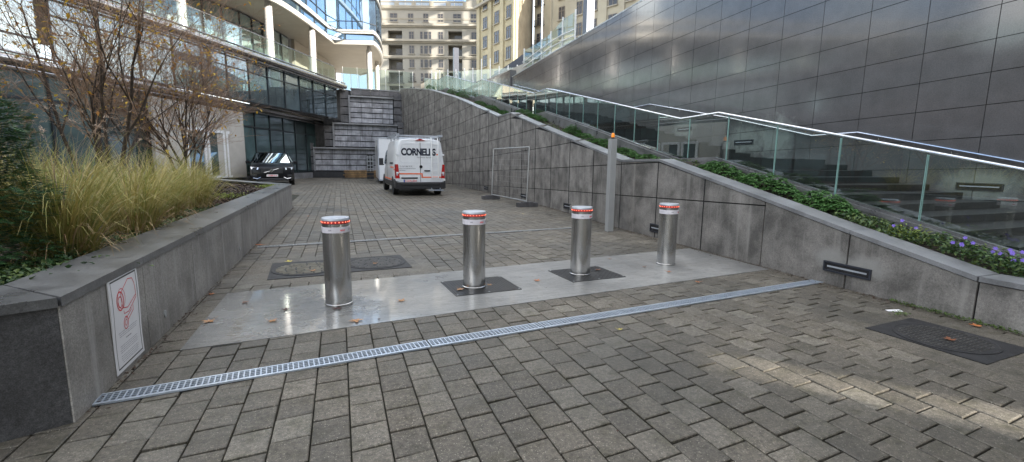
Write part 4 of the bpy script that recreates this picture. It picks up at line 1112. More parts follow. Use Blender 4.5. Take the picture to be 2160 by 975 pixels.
#PART3
# ================================================================ vegetation
def blade(mb, base, az, length, lean, wd, segs=5, curl=1.0, tw=None):
    """curved tapering strip"""
    x, y, z = base; a = lean; L = length / segs; pts = []
    for i in range(segs + 1):
        pts.append((x, y, z, wd * (1 - (i / segs) ** 1.6) + .0006))
        x += math.cos(az) * math.sin(a) * L; y += math.sin(az) * math.sin(a) * L; z += math.cos(a) * L
        a += curl * (.10 + .28 * (i / segs)) 
    t_ = az + math.pi / 2 + (tw if tw is not None else random.uniform(-.7, .7)); cx_, sx_ = math.cos(t_), math.sin(t_)
    vs = []
    for (x, y, z, w_) in pts: vs += [(x - cx_ * w_, y - sx_ * w_, z), (x + cx_ * w_, y + sx_ * w_, z)]
    mb.add(vs, [(2 * i, 2 * i + 1, 2 * i + 3, 2 * i + 2) for i in range(segs)])
    return pts[-1]
def grass_clump(x, y, h, r, n, label, z0=.66):
    t = thing('ornamental_grass', (x, y, z0), label, 'grass', group='golden ornamental grasses in the raised planter')
    b = MB()
    for i in range(int(n * .8)):
        a = random.uniform(0, 6.283); rr = r * .42 * math.sqrt(random.random()); L = h * random.uniform(.55, 1.12)
        blade(b, (rr * math.cos(a), rr * math.sin(a), 0), a + random.gauss(0, .5), L, random.choice([random.uniform(.02, .3), random.uniform(.02, .3), random.uniform(.2, .6)]), random.uniform(.002, .0062), 6, random.uniform(.5, 2.1))
    b.build('blades', M['blade'], t, local=True)
    b = MB()
    for i in range(n // 9):
        a = random.uniform(0, 6.283); rr = r * .42 * math.sqrt(random.random()); L = h * random.uniform(.3, .75)
        blade(b, (rr * math.cos(a), rr * math.sin(a), 0), a, L, random.uniform(.3, .9), random.uniform(.003, .006), 6, random.uniform(1.2, 2.6))
    b.build('dead_blades', M['straw'], t, local=True)
    p = MB()
    for i in range(max(5, n // 60)):
        a = random.gauss(.3, 1.2); L = h * random.uniform(1.0, 1.28)
        e = blade(p, (random.uniform(-.05, .05), random.uniform(-.05, .05), 0), a, L, random.uniform(.02, .2), .0018, 6, random.uniform(.4, .8))
        for k in range(26):
            f = k / 26
            blade(p, (e[0] + math.cos(a) * f * .2, e[1] + math.sin(a) * f * .2, e[2] + .03 - f * f * .10 + .04 * f), a + random.gauss(0, .5), .055 * (1 - .5 * f), random.uniform(.9, 1.7), .0022, 2, .6)
    p.build('plumes', M['plume'], t, local=True)
    return t
GR = [(-2.22, 4.95, 1.12, .5, 950, 'tall golden grass clump nearest the camera, rising beside the dark conifer'),
      (-2.18, 6.3, 1.08, .5, 850, 'golden grass clump with pinkish dry base beside the coping, second from the camera'),
      (-2.35, 7.7, 1.05, .5, 750, 'golden grass clump third along the planter coping from the camera'),
      (-2.3, 9.1, 1.1, .5, 700, 'golden green grass clump fourth along the planter coping'),
      (-3.3, 6.2, 1.25, .55, 700, 'golden grass clump standing behind the nearest clump and right of the conifer'),
      (-3.3, 7.9, 1.2, .55, 650, 'golden grass clump in the second row, in front of the multi stemmed bare tree'),
      (-4.3, 7.0, 1.2, .6, 500, 'pale grass clump at the back left, seen just over the nearest clump'),
      (-3.2, 9.6, 1.2, .55, 600, 'golden grass clump around the foot of the bare tree'),
      (-2.75, 10.7, 1.05, .55, 600, 'golden grass clump at the far right end of the grasses, next to the bark mulch'),
      (-4.4, 9.2, 1.2, .6, 450, 'pale grass clump farthest back behind the bare tree'),
      (-3.9, 5.3, 1.25, .6, 400, 'pale grass clump at the left edge, half hidden by the conifer')]
for a in GR: grass_clump(*a)

def leaf_quad(mb, c, az, tilt, L, W):
    d = Vector((math.cos(az) * math.cos(tilt), math.sin(az) * math.cos(tilt), math.sin(tilt))); s = Vector((-math.sin(az), math.cos(az), 0)) * W
    c = Vector(c); up_ = d.cross(s.normalized()) * W * .25
    mb.add([c, c + d * L * .45 - s * .5 + up_, c + d * L, c + d * L * .45 + s * .5 + up_], [(0, 1, 2), (0, 2, 3)])

def bare_tree(x, y, z0, H, stems, label, leaves=260, spread=.5, seed=1, dens=1.0, lean=(0, 0)):
    rnd = random.Random(seed)
    t = thing('bare_tree', (x, y, z0), label, 'tree', group='multi stemmed autumn trees in the planter')
    tr, tw, lf = MB(), MB(), MB(); tips = []
    def grow(p, d, L, r, lev):
        n_ = 5 if lev < 2 else 4; pts = [p.copy()]; rs = [r]; q = p.copy(); dd = d.copy()
        for i in range(n_):
            dd = (dd + Vector((rnd.gauss(0, .12), rnd.gauss(0, .12), .05 if lev < 3 else .03))).normalized()
            q = q + dd * L / n_; pts.append(q.copy()); rs.append(max(.0016, r * (1 - .72 * (i + 1) / n_)))
            if lev < 4 and i >= (1 if lev == 0 else 0):
                kids = (2 if lev == 0 else 2 if lev == 1 else 2 if rnd.random() < .8 * dens else 1)
                for k in range(kids):
                    if lev >= 2 and rnd.random() > .82 * dens: continue
                    ax = Vector((rnd.gauss(0, 1), rnd.gauss(0, 1), rnd.gauss(0, .5))).normalized()
                    nd = (dd + ax * rnd.uniform(.55, .95)).normalized()
                    if nd.z < -.15: nd.z *= -.4
                    grow(q, nd, L * rnd.uniform(.42, .68), rs[-1] * .62, lev + 1)
        (tr if lev < 2 else tw).tube(pts, rs, 6 if lev < 2 else 3, False)
        if lev >= 2: tips.append((q.copy(), dd.copy()))
        if lev >= 3: tips.append((pts[2].copy(), dd.copy()))
    for s_ in range(stems):
        a = 6.283 * s_ / stems + rnd.uniform(-.4, .4); ln = rnd.uniform(.12, spread) if s_ else .05
        d = Vector((math.cos(a) * ln + lean[0], math.sin(a) * ln + lean[1], 1)).normalized()
        grow(Vector((.09 * math.cos(a), .09 * math.sin(a), 0)), d, H * rnd.uniform(.7, 1.0), .040 * rnd.uniform(.65, 1.15), 0)
    tr.build('trunk', M['bark'], t, local=True, smooth=True); tw.build('twigs', M['twig'], t, local=True)
    rnd.shuffle(tips)
    for (p, d) in tips[:leaves]:
        for k in range(rnd.choice([1, 1, 2])):
            leaf_quad(lf, p + Vector((rnd.gauss(0, .02), rnd.gauss(0, .02), rnd.gauss(0, .02))), rnd.uniform(0, 6.28), rnd.uniform(-1.0, .2), rnd.uniform(.07, .13), rnd.uniform(.035, .06))
    lf.build('leaves', M['leaf_yellow'], t, local=True)
    return t
bare_tree(-3.75, 9.9, .66, 3.3, 6, 'tall multi stemmed bare tree with a few yellow leaves, tallest in the planter', 620, .42, 5, .62)
bare_tree(-3.35, 12.8, .66, 2.7, 6, 'bushy twiggy bare tree to the right of the tallest one, nearest the parked car', 620, .6, 8, .74, (.08, 0))
bare_tree(-5.1, 8.3, .66, 2.5, 5, 'sparse spreading tree with more yellow leaves at the left edge of the planter', 460, .75, 21, .5, (-.1, 0))

# conifer
t = thing('conifer', (-2.74, 4.44, .6), 'dense dark green conifer at the left edge of the planter', 'shrub')
p = MB(); p.tube([(0, 0, 0), (.02, 0, .8), (0, .02, 1.5)], [.05, .035, .01], 7); p.build('trunk', M['bark'], t, local=True)
p = MB(); rnd = random.Random(4)
for i in range(9500):
    zf = rnd.random() ** .85; rad = (.62 * (1 - zf ** 2.2) ** .6 + .05) * (0.35 + .70 * rnd.random() ** .6) * (1 + .12 * math.sin(zf * 23 + rnd.random()))
    a = rnd.uniform(0, 6.283); c = Vector((rad * math.cos(a) * .95, rad * math.sin(a) * 1.0, .05 + zf * 1.85))
    d = Vector((math.cos(a + rnd.gauss(0, .5)), math.sin(a + rnd.gauss(0, .5)), rnd.uniform(-.35, .35))).normalized(); sL = rnd.uniform(.07, .13)
    s_ = d.cross(Vector((0, 0, 1))).normalized()
    base_i = len(p.v); vs = []; fs = []
    for k in range(6):
        f = k / 6; o = c + d * sL * f
        for sg_ in (-1, 1):
            e = o + (s_ * sg_ * .85 + d * .5 + Vector((0, 0, rnd.uniform(-.1, .15)))) * .036 * (1.1 - f * .6)
            n0 = len(vs); vs += [o - d * .006, o + d * .006, e]; fs.append((n0, n0 + 1, n0 + 2))
    n0 = len(vs); vs += [c, c + Vector((0, 0, .005)), c + d * sL * 1.1]; fs.append((n0, n0 + 1, n0 + 2))
    p.add(vs, fs)
p.build('foliage', M['yew'], t, local=True)

def cover(name, pts, mat_, label, cat, L=(.03, .06), tilt=(-.2, .9), kind='stuff'):
    p = MB()
    for (x, y, z) in pts:
        leaf_quad(p, (x, y, z), random.uniform(0, 6.283), random.uniform(*tilt), random.uniform(*L), random.uniform(*L) * .7)
    return tag(p.build(name, mat_), label, cat, kind=kind)
# mulch, ivy and straw litter in the left planter
pts = []
for i in range(9000):
    y = random.uniform(9.5, 17.2); x = random.uniform(-7 if y > 12 else -4.5, -1.9)
    if y > 16 - (x + 1.9) * 1.55: continue
    if y > 16.0 and x > -2.4: continue
    pts.append((x, y, .668 + random.random() * .03 + .05 * math.sin(x * 3) * math.sin(y * 2.3)))
cover('bark_mulch', pts, M['mulch'], 'dark bark mulch', 'mulch', (.05, .10), (-.5, .5))
pts = [(random.uniform(-2.35, -1.9), random.uniform(3.75, 9.5), .665 + random.random() * .05) for _ in range(2200)] + [(random.gauss(-2.15, .2), random.gauss(4.1, .3), .67 + random.random() * .08) for _ in range(900)]
cover('ground_cover', pts, M['ivy'], 'low green ground cover', 'ground cover')
pts = [(random.gauss(-2.0, .12), random.gauss(15.4, .25), .69 + random.random() * .06) for _ in range(350)] + [(random.gauss(-2.3, .2), random.gauss(11.3, .35), .69 + random.random() * .08) for _ in range(300)]
cover('yellow_ground_cover', pts, M['lime'], 'yellow green creeping plants', 'ground cover')
p = MB()
for i in range(420):
    x, y = random.gauss(-2.0, .16), random.uniform(4.3, 8.5)
    blade(p, (min(x, -1.86), y, .67), random.uniform(0, 6.28), random.uniform(.15, .4), random.uniform(1.1, 1.5), .0035, 5, .3)
tag(p.build('straw_litter', M['straw']), 'dry fallen grass blades', 'litter', kind='stuff')

# plants in the sloping planter
def leafy(x, y, z, rx, ry, h, n, label, L=(.05, .09), mt='green', cat='plant'):
    t = thing('leafy_plant', (x, y, z), label, cat, group='leafy plants in the sloping planter')
    s_ = MB()
    for i in range(9):
        a = random.uniform(0, 6.283); s_.tube([(0, 0, -.03), (rx * .5 * math.cos(a), ry * .5 * math.sin(a), h * .75)], [.006, .003], 4, False)
    s_.build('stems', M['bark'], t, local=True)
    p = MB()
    sl_ = .0
    for i in range(n):
        a = random.uniform(0, 6.283); r = math.sqrt(random.random()); zz = h * (1 - r * r * .75) * random.uniform(.45, 1.08)
        c = (rx * r * math.cos(a), ry * r * math.sin(a), zz + (ry * r * math.sin(a)) * .2)
        az = a + random.gauss(0, .9)
        for k in range(5):
            leaf_quad(p, c, az + (k - 2) * .55, random.uniform(-.45, .1), random.uniform(*L), random.uniform(*L) * .42)
    p.build('leaves', M[mt], t, local=True)
    return t
def px_(y, o=.66): return wx(y) + o
LP = [(4.72, .26, .42, .26, 330, 'bright green fern like plant mound nearest the flowers, spilling over the coping'),
      (5.75, .26, .55, .27, 380, 'green plant mound second from the flowers, with finger like leaves'),
      (6.85, .26, .5, .22, 300, 'small green plant mound above the bend of the stone coping, right of the grey post'),
      (9.1, .22, .5, .16, 230, 'green plant mound right beside the grey post top'),
      (10.3, .22, .55, .16, 230, 'low green plants just left of the grey post'),
      (11.6, .22, .55, .2, 230, 'low green plants second to the left of the grey post'),
      (12.9, .22, .6, .18, 220, 'low green plants halfway up the first slope left of the post'),
      (14.0, .24, .45, .30, 220, 'dark rounded green plant standing higher than its neighbours on the slope'),
      (17.4, .25, .8, .2, 220, 'green plants starting the second slope of the planter'),
      (18.9, .25, .8, .22, 220, 'green plants at the flat step of the upper coping'),
      (21.6, .25, .9, .2, 200, 'small green plants above the fence panel on the upper slope'),
      (23.6, .25, .9, .22, 200, 'green plants in the middle of the upper slope'),
      (25.8, .25, .9, .2, 180, 'green plants high on the upper slope'),
      (29.5, .3, 1.1, .4, 200, 'green plant clump near the top of the slope'),
      (31.8, .3, 1.1, .4, 200, 'green plant clump just below the highest one'),
      (37.5, .3, 1.1, .45, 180, 'highest green plant clump at the head of the slope')]
for (y, rx, ry, h, n, lb) in LP: leafy(px_(y), y, cz(y) - .05, rx, ry, h, n, lb)
pts = []
for i in range(5200):
    y = random.uniform(-.5, 4.4); x = random.uniform(wx(y) + .36, wx(y) + .92)
    pts.append((x, y, cz(y) - .03 + random.random() * .15 * (1 if y < 3.4 else .4)))
for i in range(2500):
    y = random.uniform(4.4, 26); x = random.uniform(wx(y) + .38, wx(y) + .92); pts.append((x, y, cz(y) - .05 + random.random() * .05))
cover('ivy_cover', pts, M['ivy'], 'dark ivy and low leaves in the sloping planter', 'ground cover', (.03, .065))
def flower_plant(x, y, z, label, n=5, lime=120):
    t = thing('flowering_plant', (x, y, z), label, 'flower', group='purple flowering plants in the planter')
    p = MB()
    for i in range(lime):
        a = random.uniform(0, 6.283); r = .2 * math.sqrt(random.random())
        leaf_quad(p, (r * math.cos(a), r * math.sin(a), random.uniform(.02, .16)), a, random.uniform(-.3, .8), random.uniform(.025, .05), .022)
    p.build('leaves', M['lime'] if lime > 100 else M['green'], t, local=True)
    for i in range(n):
        a = random.uniform(0, 6.283); r = random.uniform(.02, .2); zz = random.uniform(.14, .25)
        st_ = MB(); st_.tube([(r * .4 * math.cos(a), r * .4 * math.sin(a), 0), (r * math.cos(a), r * math.sin(a), zz)], [.003, .002], 4, False); so_ = st_.build('stem', M['ivy'], t, local=True)
        f = MB(); c = Vector((r * math.cos(a), r * math.sin(a), zz)); nrm = Vector((-.8, -.4, .5)).normalized(); ux = nrm.cross(Vector((0, 0, 1))).normalized(); uy = nrm.cross(ux)
        for k in range(5):
            an = k * 1.2566 + a; d = ux * math.cos(an) + uy * math.sin(an); s_ = nrm.cross(d) * .009
            f.add([c, c + d * .013 - s_ + nrm * .004, c + d * .023 + nrm * .003, c + d * .013 + s_ + nrm * .004], [(0, 1, 2, 3)])
        f.build('bloom', M['purple'], t, local=True)
for (y, o, lb, n, l) in ((3.55, .55, 'yellow green plant with two purple flowers, nearest the middle of the wall', 3, 140), (3.0, .6, 'purple flowering plant between the yellow green one and the big group', 5, 60),
                         (2.72, .75, 'purple flowering plant with blooms beside the glass base', 5, 60), (2.55, .55, 'purple flowering plant leaning over the coping edge', 6, 70),
                         (2.25, .75, 'tall yellow green flowering plant close to the glass', 5, 140), (1.95, .6, 'rightmost purple flowering plant in the planter', 5, 70)):
    flower_plant(wx(y) + o, y, cz(y) - .03, lb, n, l)
pts = [(wx(y) - random.uniform(.0, .09), y, random.random() * .03) for y in [random.choice([random.uniform(1.9, 2.6), random.uniform(2.6, 3.3)]) for _ in range(420)]] + [(random.gauss(5.35, .05), random.gauss(2.93, .03), .01 + random.random() * .02) for _ in range(50)]
cover('moss', pts, M['moss'], 'green moss and weeds along the foot of the wall', 'moss', (.015, .035))
pts = [(wx(y) - abs(random.gauss(0, .09)), y, random.random() * .012) for y in [random.uniform(3, 26) for _ in range(2600)]] + [(wl(y) + abs(random.gauss(0, .035)) + .005, y, random.random() * .01) for y in [random.uniform(3.3, 16) for _ in range(600)]]
cover('leaf_litter', pts, M['mulch'], 'dark rotted leaf litter along the walls', 'litter', (.012, .035), (-.3, .3))

# fallen leaves
lm = {}
for k, c in dict(tan=(.36, .19, .085), brown=(.16, .055, .022), dark=(.055, .018, .014), yellow=(.50, .42, .07), rust=(.38, .13, .04)).items():
    lm[k] = simple('leaf_' + k, c, .6, var=.35, scale=25)
def fallen(x, y, size, mk, label, z=.008, rz=None, curl=.25):
    rnd = random.Random(int(x * 991 + y * 373)); p = MB(); n = 5; out = []
    ang = [-2.3, -1.15, 0, 1.15, 2.3]; ln = [.55, .85, 1, .85, .55]
    for i in range(5):
        a = ang[i]; L = ln[i] * size * rnd.uniform(.85, 1.1)
        out += [(a - .30, L * .60), (a - .12, L * .72), (a, L), (a + .14, L * .70), (a + .32, L * .58)]
        out.append((a + .57, L * .34))
    vs = [(0, 0, .004)]
    for a, r in out: vs.append((r * math.cos(a), r * math.sin(a), .004 + curl * size * (r / size) ** 2 * rnd.uniform(.1, 1.0)))
    m_ = len(out); fs = [(0, i + 1, (i + 1) % m_ + 1) for i in range(m_)]
    p.add(vs, fs); p.tube([(0, 0, .004), (-size * .6, size * .08, .006), (-size * 1.1, .02, .02)], [.0018, .0014, .001], 4, False)
    o = p.build('fallen_leaf', lm[mk], None, local=True); o.location = (x, y, z); o.rotation_euler.z = rnd.uniform(0, 6.28) if rz is None else rz
    return tag(o, label, 'leaf', 'fallen autumn leaves on the ground')
FL = [(-1.2, 4.9, .085, 'tan', 'tan leaf at the front left corner of the concrete slab'), (-1.0, 5.45, .06, 'brown', 'small brown leaf on the slab close to its left edge'),
      (-.56, 5.05, .07, 'dark', 'dark brown curled leaf left of the nearest bollard'), (-.66, 4.72, .07, 'tan', 'pale tan leaf on the shiny wet patch of the slab'),
      (.09, 4.49, .10, 'tan', 'large tan leaf on the slab edge below the nearest bollard'), (-.07, 4.93, .085, 'dark', 'dark red brown leaf lying against the foot of the nearest bollard'),
      (.57, 4.99, .07, 'tan', 'tan leaf on bare concrete between the first and second bollards'), (-1.36, 9.15, .11, 'rust', 'big curled rust leaf standing against the planter wall by the rear drain'),
      (-.75, 7.5, .09, 'yellow', 'yellow leaf behind the dusty manhole cover'), (1.28, 5.22, .08, 'tan', 'tan leaf on the black plate left of the second bollard'),
      (1.68, 5.29, .045, 'tan', 'small tan leaf on the black plate right of the second bollard'), (2.33, 5.34, .07, 'rust', 'rust coloured leaf on the slab between the two black plates'),
      (3.38, 5.62, .07, 'brown', 'brown leaf on the black plate beside the third bollard'), (4.3, 5.24, .055, 'rust', 'red brown leaf on the slab in front of the rightmost bollard'),
      (3.97, 6.24, .04, 'brown', 'small brown leaf behind the slab between third and fourth bollards'), (4.16, 5.6, .045, 'brown', 'small brown leaf on the slab left of the rightmost bollard'),
      (4.29, 4.64, .05, 'rust', 'rust leaf on pavers between the slab and the drain'), (2.35, 3.48, .035, 'yellow', 'small orange yellow leaf on pavers below the drain'),
      (-.84, 13.5, .06, 'rust', 'orange leaf far back near the end of the planter wall'), (1.74, 9.62, .05, 'tan', 'tan leaf lying by the rear drain'),
      (-.4, 6.75, .07, 'tan', 'tan leaf on the dusty manhole cover'), (.43, 6.98, .06, 'tan', 'tan leaf on the darker round manhole cover'),
      (4.98, 2.32, .075, 'brown', 'brown leaf in the middle of the chequered manhole cover'), (5.69, 2.47, .075, 'rust', 'orange brown leaf at the foot of the right wall'),
      (5.0, 12.6, .06, 'yellow', 'yellow leaf on the pavers near the fence foot'), (-1.40, 5.9, .05, 'rust', 'small rust leaf against the planter wall beside the slab'),
      (1.9, 5.05, .03, 'dark', 'tiny dark leaf scrap in front of the second black plate'), (.30, 4.45, .03, 'dark', 'tiny dark leaf scrap near the slab front edge')]
for f in FL:
    zz = .010
    if 'black plate' in f[4] and 'scrap' not in f[4] and 'between' not in f[4]: zz = .018
    if 'manhole' in f[4] and 'behind' not in f[4]: zz = .016
    fallen(f[0], f[1], f[2], f[3], f[4], zz)
p = MB(); p.hexa([(5.38, 3.06, .003), (5.52, 3.0, .003), (5.54, 3.05, .003), (5.4, 3.1, .003)], [(5.38, 3.06, .008), (5.52, 3.0, .009), (5.54, 3.05, .012), (5.4, 3.1, .008)])
tag(p.build('paper_scrap', M['sign_white'], None, loc=(5.45, 3.05, 0)), 'white paper scrap on the pavers near the right wall', 'litter')

# sycamore scraps, grit and twigs blown over the paving
pts = [(random.uniform(-1.3, 5.6), random.uniform(1.2, 14), .004) for _ in range(420)]
cover('paving_debris', pts, M['mulch'], 'small dark scraps and grit scattered over the paving', 'debris', (.006, .02), (-.1, .2))
# ================================================================ lettering helper
def lettering(name, body, size, parent, loc, rot, mat_, sx=1.0, bold=0.0, spacing=1.0, align='CENTER'):
    cu = bpy.data.curves.new('tmp_text', 'FONT'); cu.body = body; cu.size = size; cu.align_x = align; cu.offset = bold; cu.space_character = spacing
    cu.extrude = .002; ob = bpy.data.objects.new('tmp_text', cu); col.objects.link(ob)
    dg = bpy.context.evaluated_depsgraph_get(); me = bpy.data.meshes.new_from_object(ob.evaluated_get(dg)); bpy.data.objects.remove(ob)
    me.materials.clear(); me.materials.append(mat_); me.name = name
    o = bpy.data.objects.new(name, me); col.objects.link(o); o.parent = parent; o.location = loc; o.rotation_euler = rot; o.scale = (sx, 1, 1)
    return o
# ================================================================ van
V = thing('delivery_van', (3.31, 20.4, 0), 'white panel van with dark lettering, orange stripe and rear ladder, seen from behind', 'van', R(.8))
V.scale = (1.06, 1, 1)
def loft(mb, secs, cap=True, closed=True):
    n = len(secs[0]); vs = [p for s_ in secs for p in s_]
    fs = [(i * n + k, i * n + (k + 1) % n, (i + 1) * n + (k + 1) % n, (i + 1) * n + k) for i in range(len(secs) - 1) for k in range(n if closed else n - 1)]
    if cap: fs += [tuple(range(n - 1, -1, -1)), tuple((len(secs) - 1) * n + k for k in range(n))]
    return mb.add(vs, fs)
def vsec(y, zb, zt, w0=1.0, wt=.86, r=.14):
    zm = min(1.25, zb + (zt - zb) * .5); pts = [(-w0 * .97, zb), (-w0, zb + .1), (-w0, zm)]
    pts += [(-lerp(w0, wt, .5) - .02, lerp(zm, zt, .5)), (-wt - .02, zt - r), (-wt + .03, zt - r * .4), (-wt + r * .9, zt - .01), (-.4, zt + .02), (0, zt + .025)]
    full = pts + [(-a, b) for a, b in reversed(pts[:-1])]
    return [(a, y, b) for a, b in full]
b = MB()
loft(b, [vsec(.10, .5, 2.40, .97, .80), vsec(.16, .36, 2.43, 1.0, .84), vsec(1.5, .34, 2.45), vsec(3.6, .34, 2.45), vsec(4.2, .34, 2.36, 1.0, .82), vsec(4.75, .34, 1.75, .98, .8, .12), vsec(5.15, .36, 1.28, .95, .82, .1), vsec(5.65, .36, 1.08, .88, .75, .1), vsec(5.85, .42, .85, .75, .65, .08)])
vb = b.build('body', M['white'], V, local=True, smooth=True)
for s_, nm in ((-1, 'rear_door'), (1, 'rear_door')):
    p = MB(); x0, x1 = (-.90, -.012) if s_ < 0 else (.012, .90)
    ta, tb_ = (.74, .012)
    o = (x0, x1)
    pl = [(-.93, .48), (-.008, .48), (-.008, 2.30), (-.76, 2.30), (-.80, 2.22), (-.93, 1.3)]
    pl = pl if s_ < 0 else [(-a, z) for a, z in reversed(pl)]
    p.hexa([(a, .085 - .0, z) for a, z in pl], [(a, .12, z) for a, z in pl])
    d = p.build(nm, M['white'], V, local=True, bevel=.01)
    # pressed panel outline where a window would be
    q = MB(); pl2 = [(-.82, 1.5), (-.72, 1.42), (-.06, 1.42), (-.06, 2.2), (-.72, 2.2), (-.80, 1.9)]
    pl2 = pl2 if s_ < 0 else [(-a, z) for a, z in pl2]
    q.tube([(a, .086, z) for a, z in pl2 + [pl2[0]]], .005, 4, False); q.build('pressed_panel_edge', M['cap'], d, local=True)
    for z in (1.0, 1.78):
        q = MB(); q.box((s_ * .93, .08, z), (.10, .05, .07)); q.build('hinge', M['white'], d, local=True)
q = MB(); q.mm(-.006, .006, .082, .1, .5, 2.3); q.build('door_seam', M['black_plastic'], V, local=True)
q = MB(); q.box((.27, .07, 1.09), (.24, .04, .045)); q.build('door_handle', M['black_plastic'], V, local=True)
q = MB(); q.box((.0, .08, .45), (1.98, .22, .30)); q.box((0, -.01, .52), (1.6, .1, .12)); q.box((-1.0, .25, .5), (.05, .5, .36)); q.box((1.0, .25, .5), (.05, .5, .36)); q.build('bumper', M['black_plastic'], V, local=True, bevel=.03)
for s_ in (-1, 1):
    q = MB(); q.hexa([(s_ * .84, .07, .76), (s_ * 1.0, .07, .76), (s_ * 1.0, .07, 1.36), (s_ * .9, .07, 1.36)], [(s_ * .84, .2, .76), (s_ * 1.012, .28, .76), (s_ * 1.012, .28, 1.36), (s_ * .9, .2, 1.36)])
    tl = q.build('tail_light', M['tail'], V, local=True)
    q = MB(); q.box((s_ * .945, .068, .93), (.07, .01, .09)); q.build('indicator', M['cap'], tl, local=True)
    q = MB(); q.box((s_ * .955, .06, .70), (.1, .12, .10)); q.build('corner_trim', M['white'], V, local=True)
    q = MB(); q.box((s_ * .78, .02, .40), (.16, .02, .04)); q.build('reflector', M['tail'], V, local=True)
for y_ in (1.15, 4.85):
    for s_ in (-1, 1):
        q = MB(); q.lathe([(.20, -.12), (.33, -.12), (.36, -.09), (.36, .09), (.33, .12), (.20, .12)], (s_ * .90, y_, .36), 28, 'X'); wv = q.build('wheel', M['tyre'], V, local=True, smooth=True)
        q = MB(); q.lathe([(.205, -.10), (.205, .10), (.12, .115), (.05, .09), (0, .09)], (s_ * .90, y_, .36), 20, 'X')
        if s_ < 0: q = MB(); q.lathe([(0, -.09), (.05, -.09), (.12, -.115), (.205, -.10), (.205, .10)], (s_ * .90, y_, .36), 20, 'X')
        q.build('rim', M['rim'], wv, local=True, smooth=True)
        q = MB()
        for k in range(12):
            a0_, a1_ = math.pi * k / 12, math.pi * (k + 1) / 12
            q.hexa([(s_ * .985, y_ + .40 * math.cos(a), .36 + .40 * math.sin(a)) for a in (a0_, a1_)] + [(s_ * .985, y_ + .46 * math.cos(a), .36 + .46 * math.sin(a)) for a in (a1_, a0_)],
                   [(s_ * 1.012, y_ + .40 * math.cos(a), .36 + .40 * math.sin(a)) for a in (a0_, a1_)] + [(s_ * 1.012, y_ + .46 * math.cos(a), .36 + .46 * math.sin(a)) for a in (a1_, a0_)])
        q.build('wheel_arch', M['black_plastic'], V, local=True)
        q = MB(); q.lathe([(.40, -.004), (.40, .004)], (s_ * 1.001, y_, .36), 24, 'X'); q.build('arch_shadow_panel', M['black_plastic'], V, local=True)
for s_ in (-1, 1):
    q = MB(); q.mm(s_ * 1.003 - .008, s_ * 1.003 + .008, 1.6, 4.4, .38, .60); q.mm(s_ * 1.003 - .008, s_ * 1.003 + .008, .3, .7, .55, .72); q.build('side_skirt', M['black_plastic'], V, local=True)
    q = MB(); q.mm(s_ * 1.004 - .006, s_ * 1.004 + .006, .3, .72, 1.10, 1.15); q.mm(s_ * 1.004 - .006, s_ * 1.004 + .006, 1.62, 4.3, .64, .70); q.mm(s_ * 1.004 - .006, s_ * 1.004 + .006, .72, 1.9, 1.19, 1.25); q.build('side_stripe', M['orange_ink'], V, local=True)
    q = MB(); q.hexa([(s_ * 1.0, 3.7, 1.35), (s_ * 1.0, 4.7, 1.35), (s_ * .9, 4.45, 1.95), (s_ * .885, 3.7, 2.05)], [(s_ * 1.012, 3.7, 1.35), (s_ * 1.0, 4.75, 1.35), (s_ * .92, 4.48, 1.95), (s_ * .90, 3.7, 2.05)]); q.build('cab_window', M['car_glass'], V, local=True)
    q = MB(); q.box((s_ * 1.14, 4.65, 1.45), (.2, .12, .36)); q.tube([(s_ * 1.0, 4.7, 1.3), (s_ * 1.12, 4.66, 1.35)], .03, 6); q.build('wing_mirror', M['black_plastic'], V, local=True, bevel=.03)
    q = MB(); q.mm(s_ * 1.005 - .004, s_ * 1.005 + .004, 3.3, 3.32, .6, 2.0); q.build('door_gap', M['black_plastic'], V, local=True); q = MB(); q.mm(s_ * 1.004 - .004, s_ * 1.004 + .004, 1.0, 2.1, 1.36, 1.44); q.build('side_trim', M['rim'], V, local=True)
q = MB(); q.hexa([(-.8, 4.15, 2.34), (.8, 4.15, 2.34), (.88, 5.0, 1.40), (-.88, 5.0, 1.40)], [(-.78, 4.2, 2.38), (.78, 4.2, 2.38), (.86, 5.05, 1.42), (-.86, 5.05, 1.42)]); q.build('windscreen', M['car_glass'], V, local=True)
q = MB()
q.box((0, .25, 2.58), (1.72, .07, .06)); q.box((0, 1.6, 2.56), (1.72, .06, .04)); q.box((0, 2.8, 2.56), (1.72, .06, .04)); q.box((-.88, 1.9, 2.60), (.12, 3.6, .11)); q.box((.88, 1.9, 2.60), (.10, 3.6, .09))
for a in (-.85, .85):
    for y_ in (.3, 1.6, 2.8): q.box((a, y_, 2.48), (.05, .08, .14))
q.build('roof_rack', M['cap'], V, local=True)
q = MB(); q.hexa([(-.2, .06, 2.38), (.2, .06, 2.38), (.03, .06, 2.45), (-.03, .06, 2.45)], [(-.2, .14, 2.38), (.2, .14, 2.38), (.03, .2, 2.45), (-.03, .2, 2.45)]); q.build('brake_light', M['tail'], V, local=True)
q = MB()
for a in (.45, .72): q.tube([(a, -.03, .72), (a, -.03, 2.25), (a, .12, 2.52)], .022, 6)
for k in range(6): q.tube([(.45, -.03, .80 + k * .285), (.72, -.03, .80 + k * .285)], .014, 6)
for z in (.8, 2.2):
    for a in (.45, .72): q.tube([(a, -.03, z), (a, .09, z)], .012, 5)
q.build('ladder', M['white_metal'], V, local=True, smooth=True)
q = MB(); q.box((.6, -.1, .25), (.62, .1, .04)); q.box((.42, .0, .32), (.03, .2, .05)); q.box((.78, .0, .32), (.03, .2, .05)); q.build('tow_step', M['galv'], V, local=True)
q = MB(); q.box((-.43, .075, .655), (.54, .02, .12)); pl_ = q.build('number_plate', M['plate'], V, local=True)
q = MB(); q.box((-.67, .063, .655), (.05, .004, .11)); q.build('country_band', M['blue'], pl_, local=True)
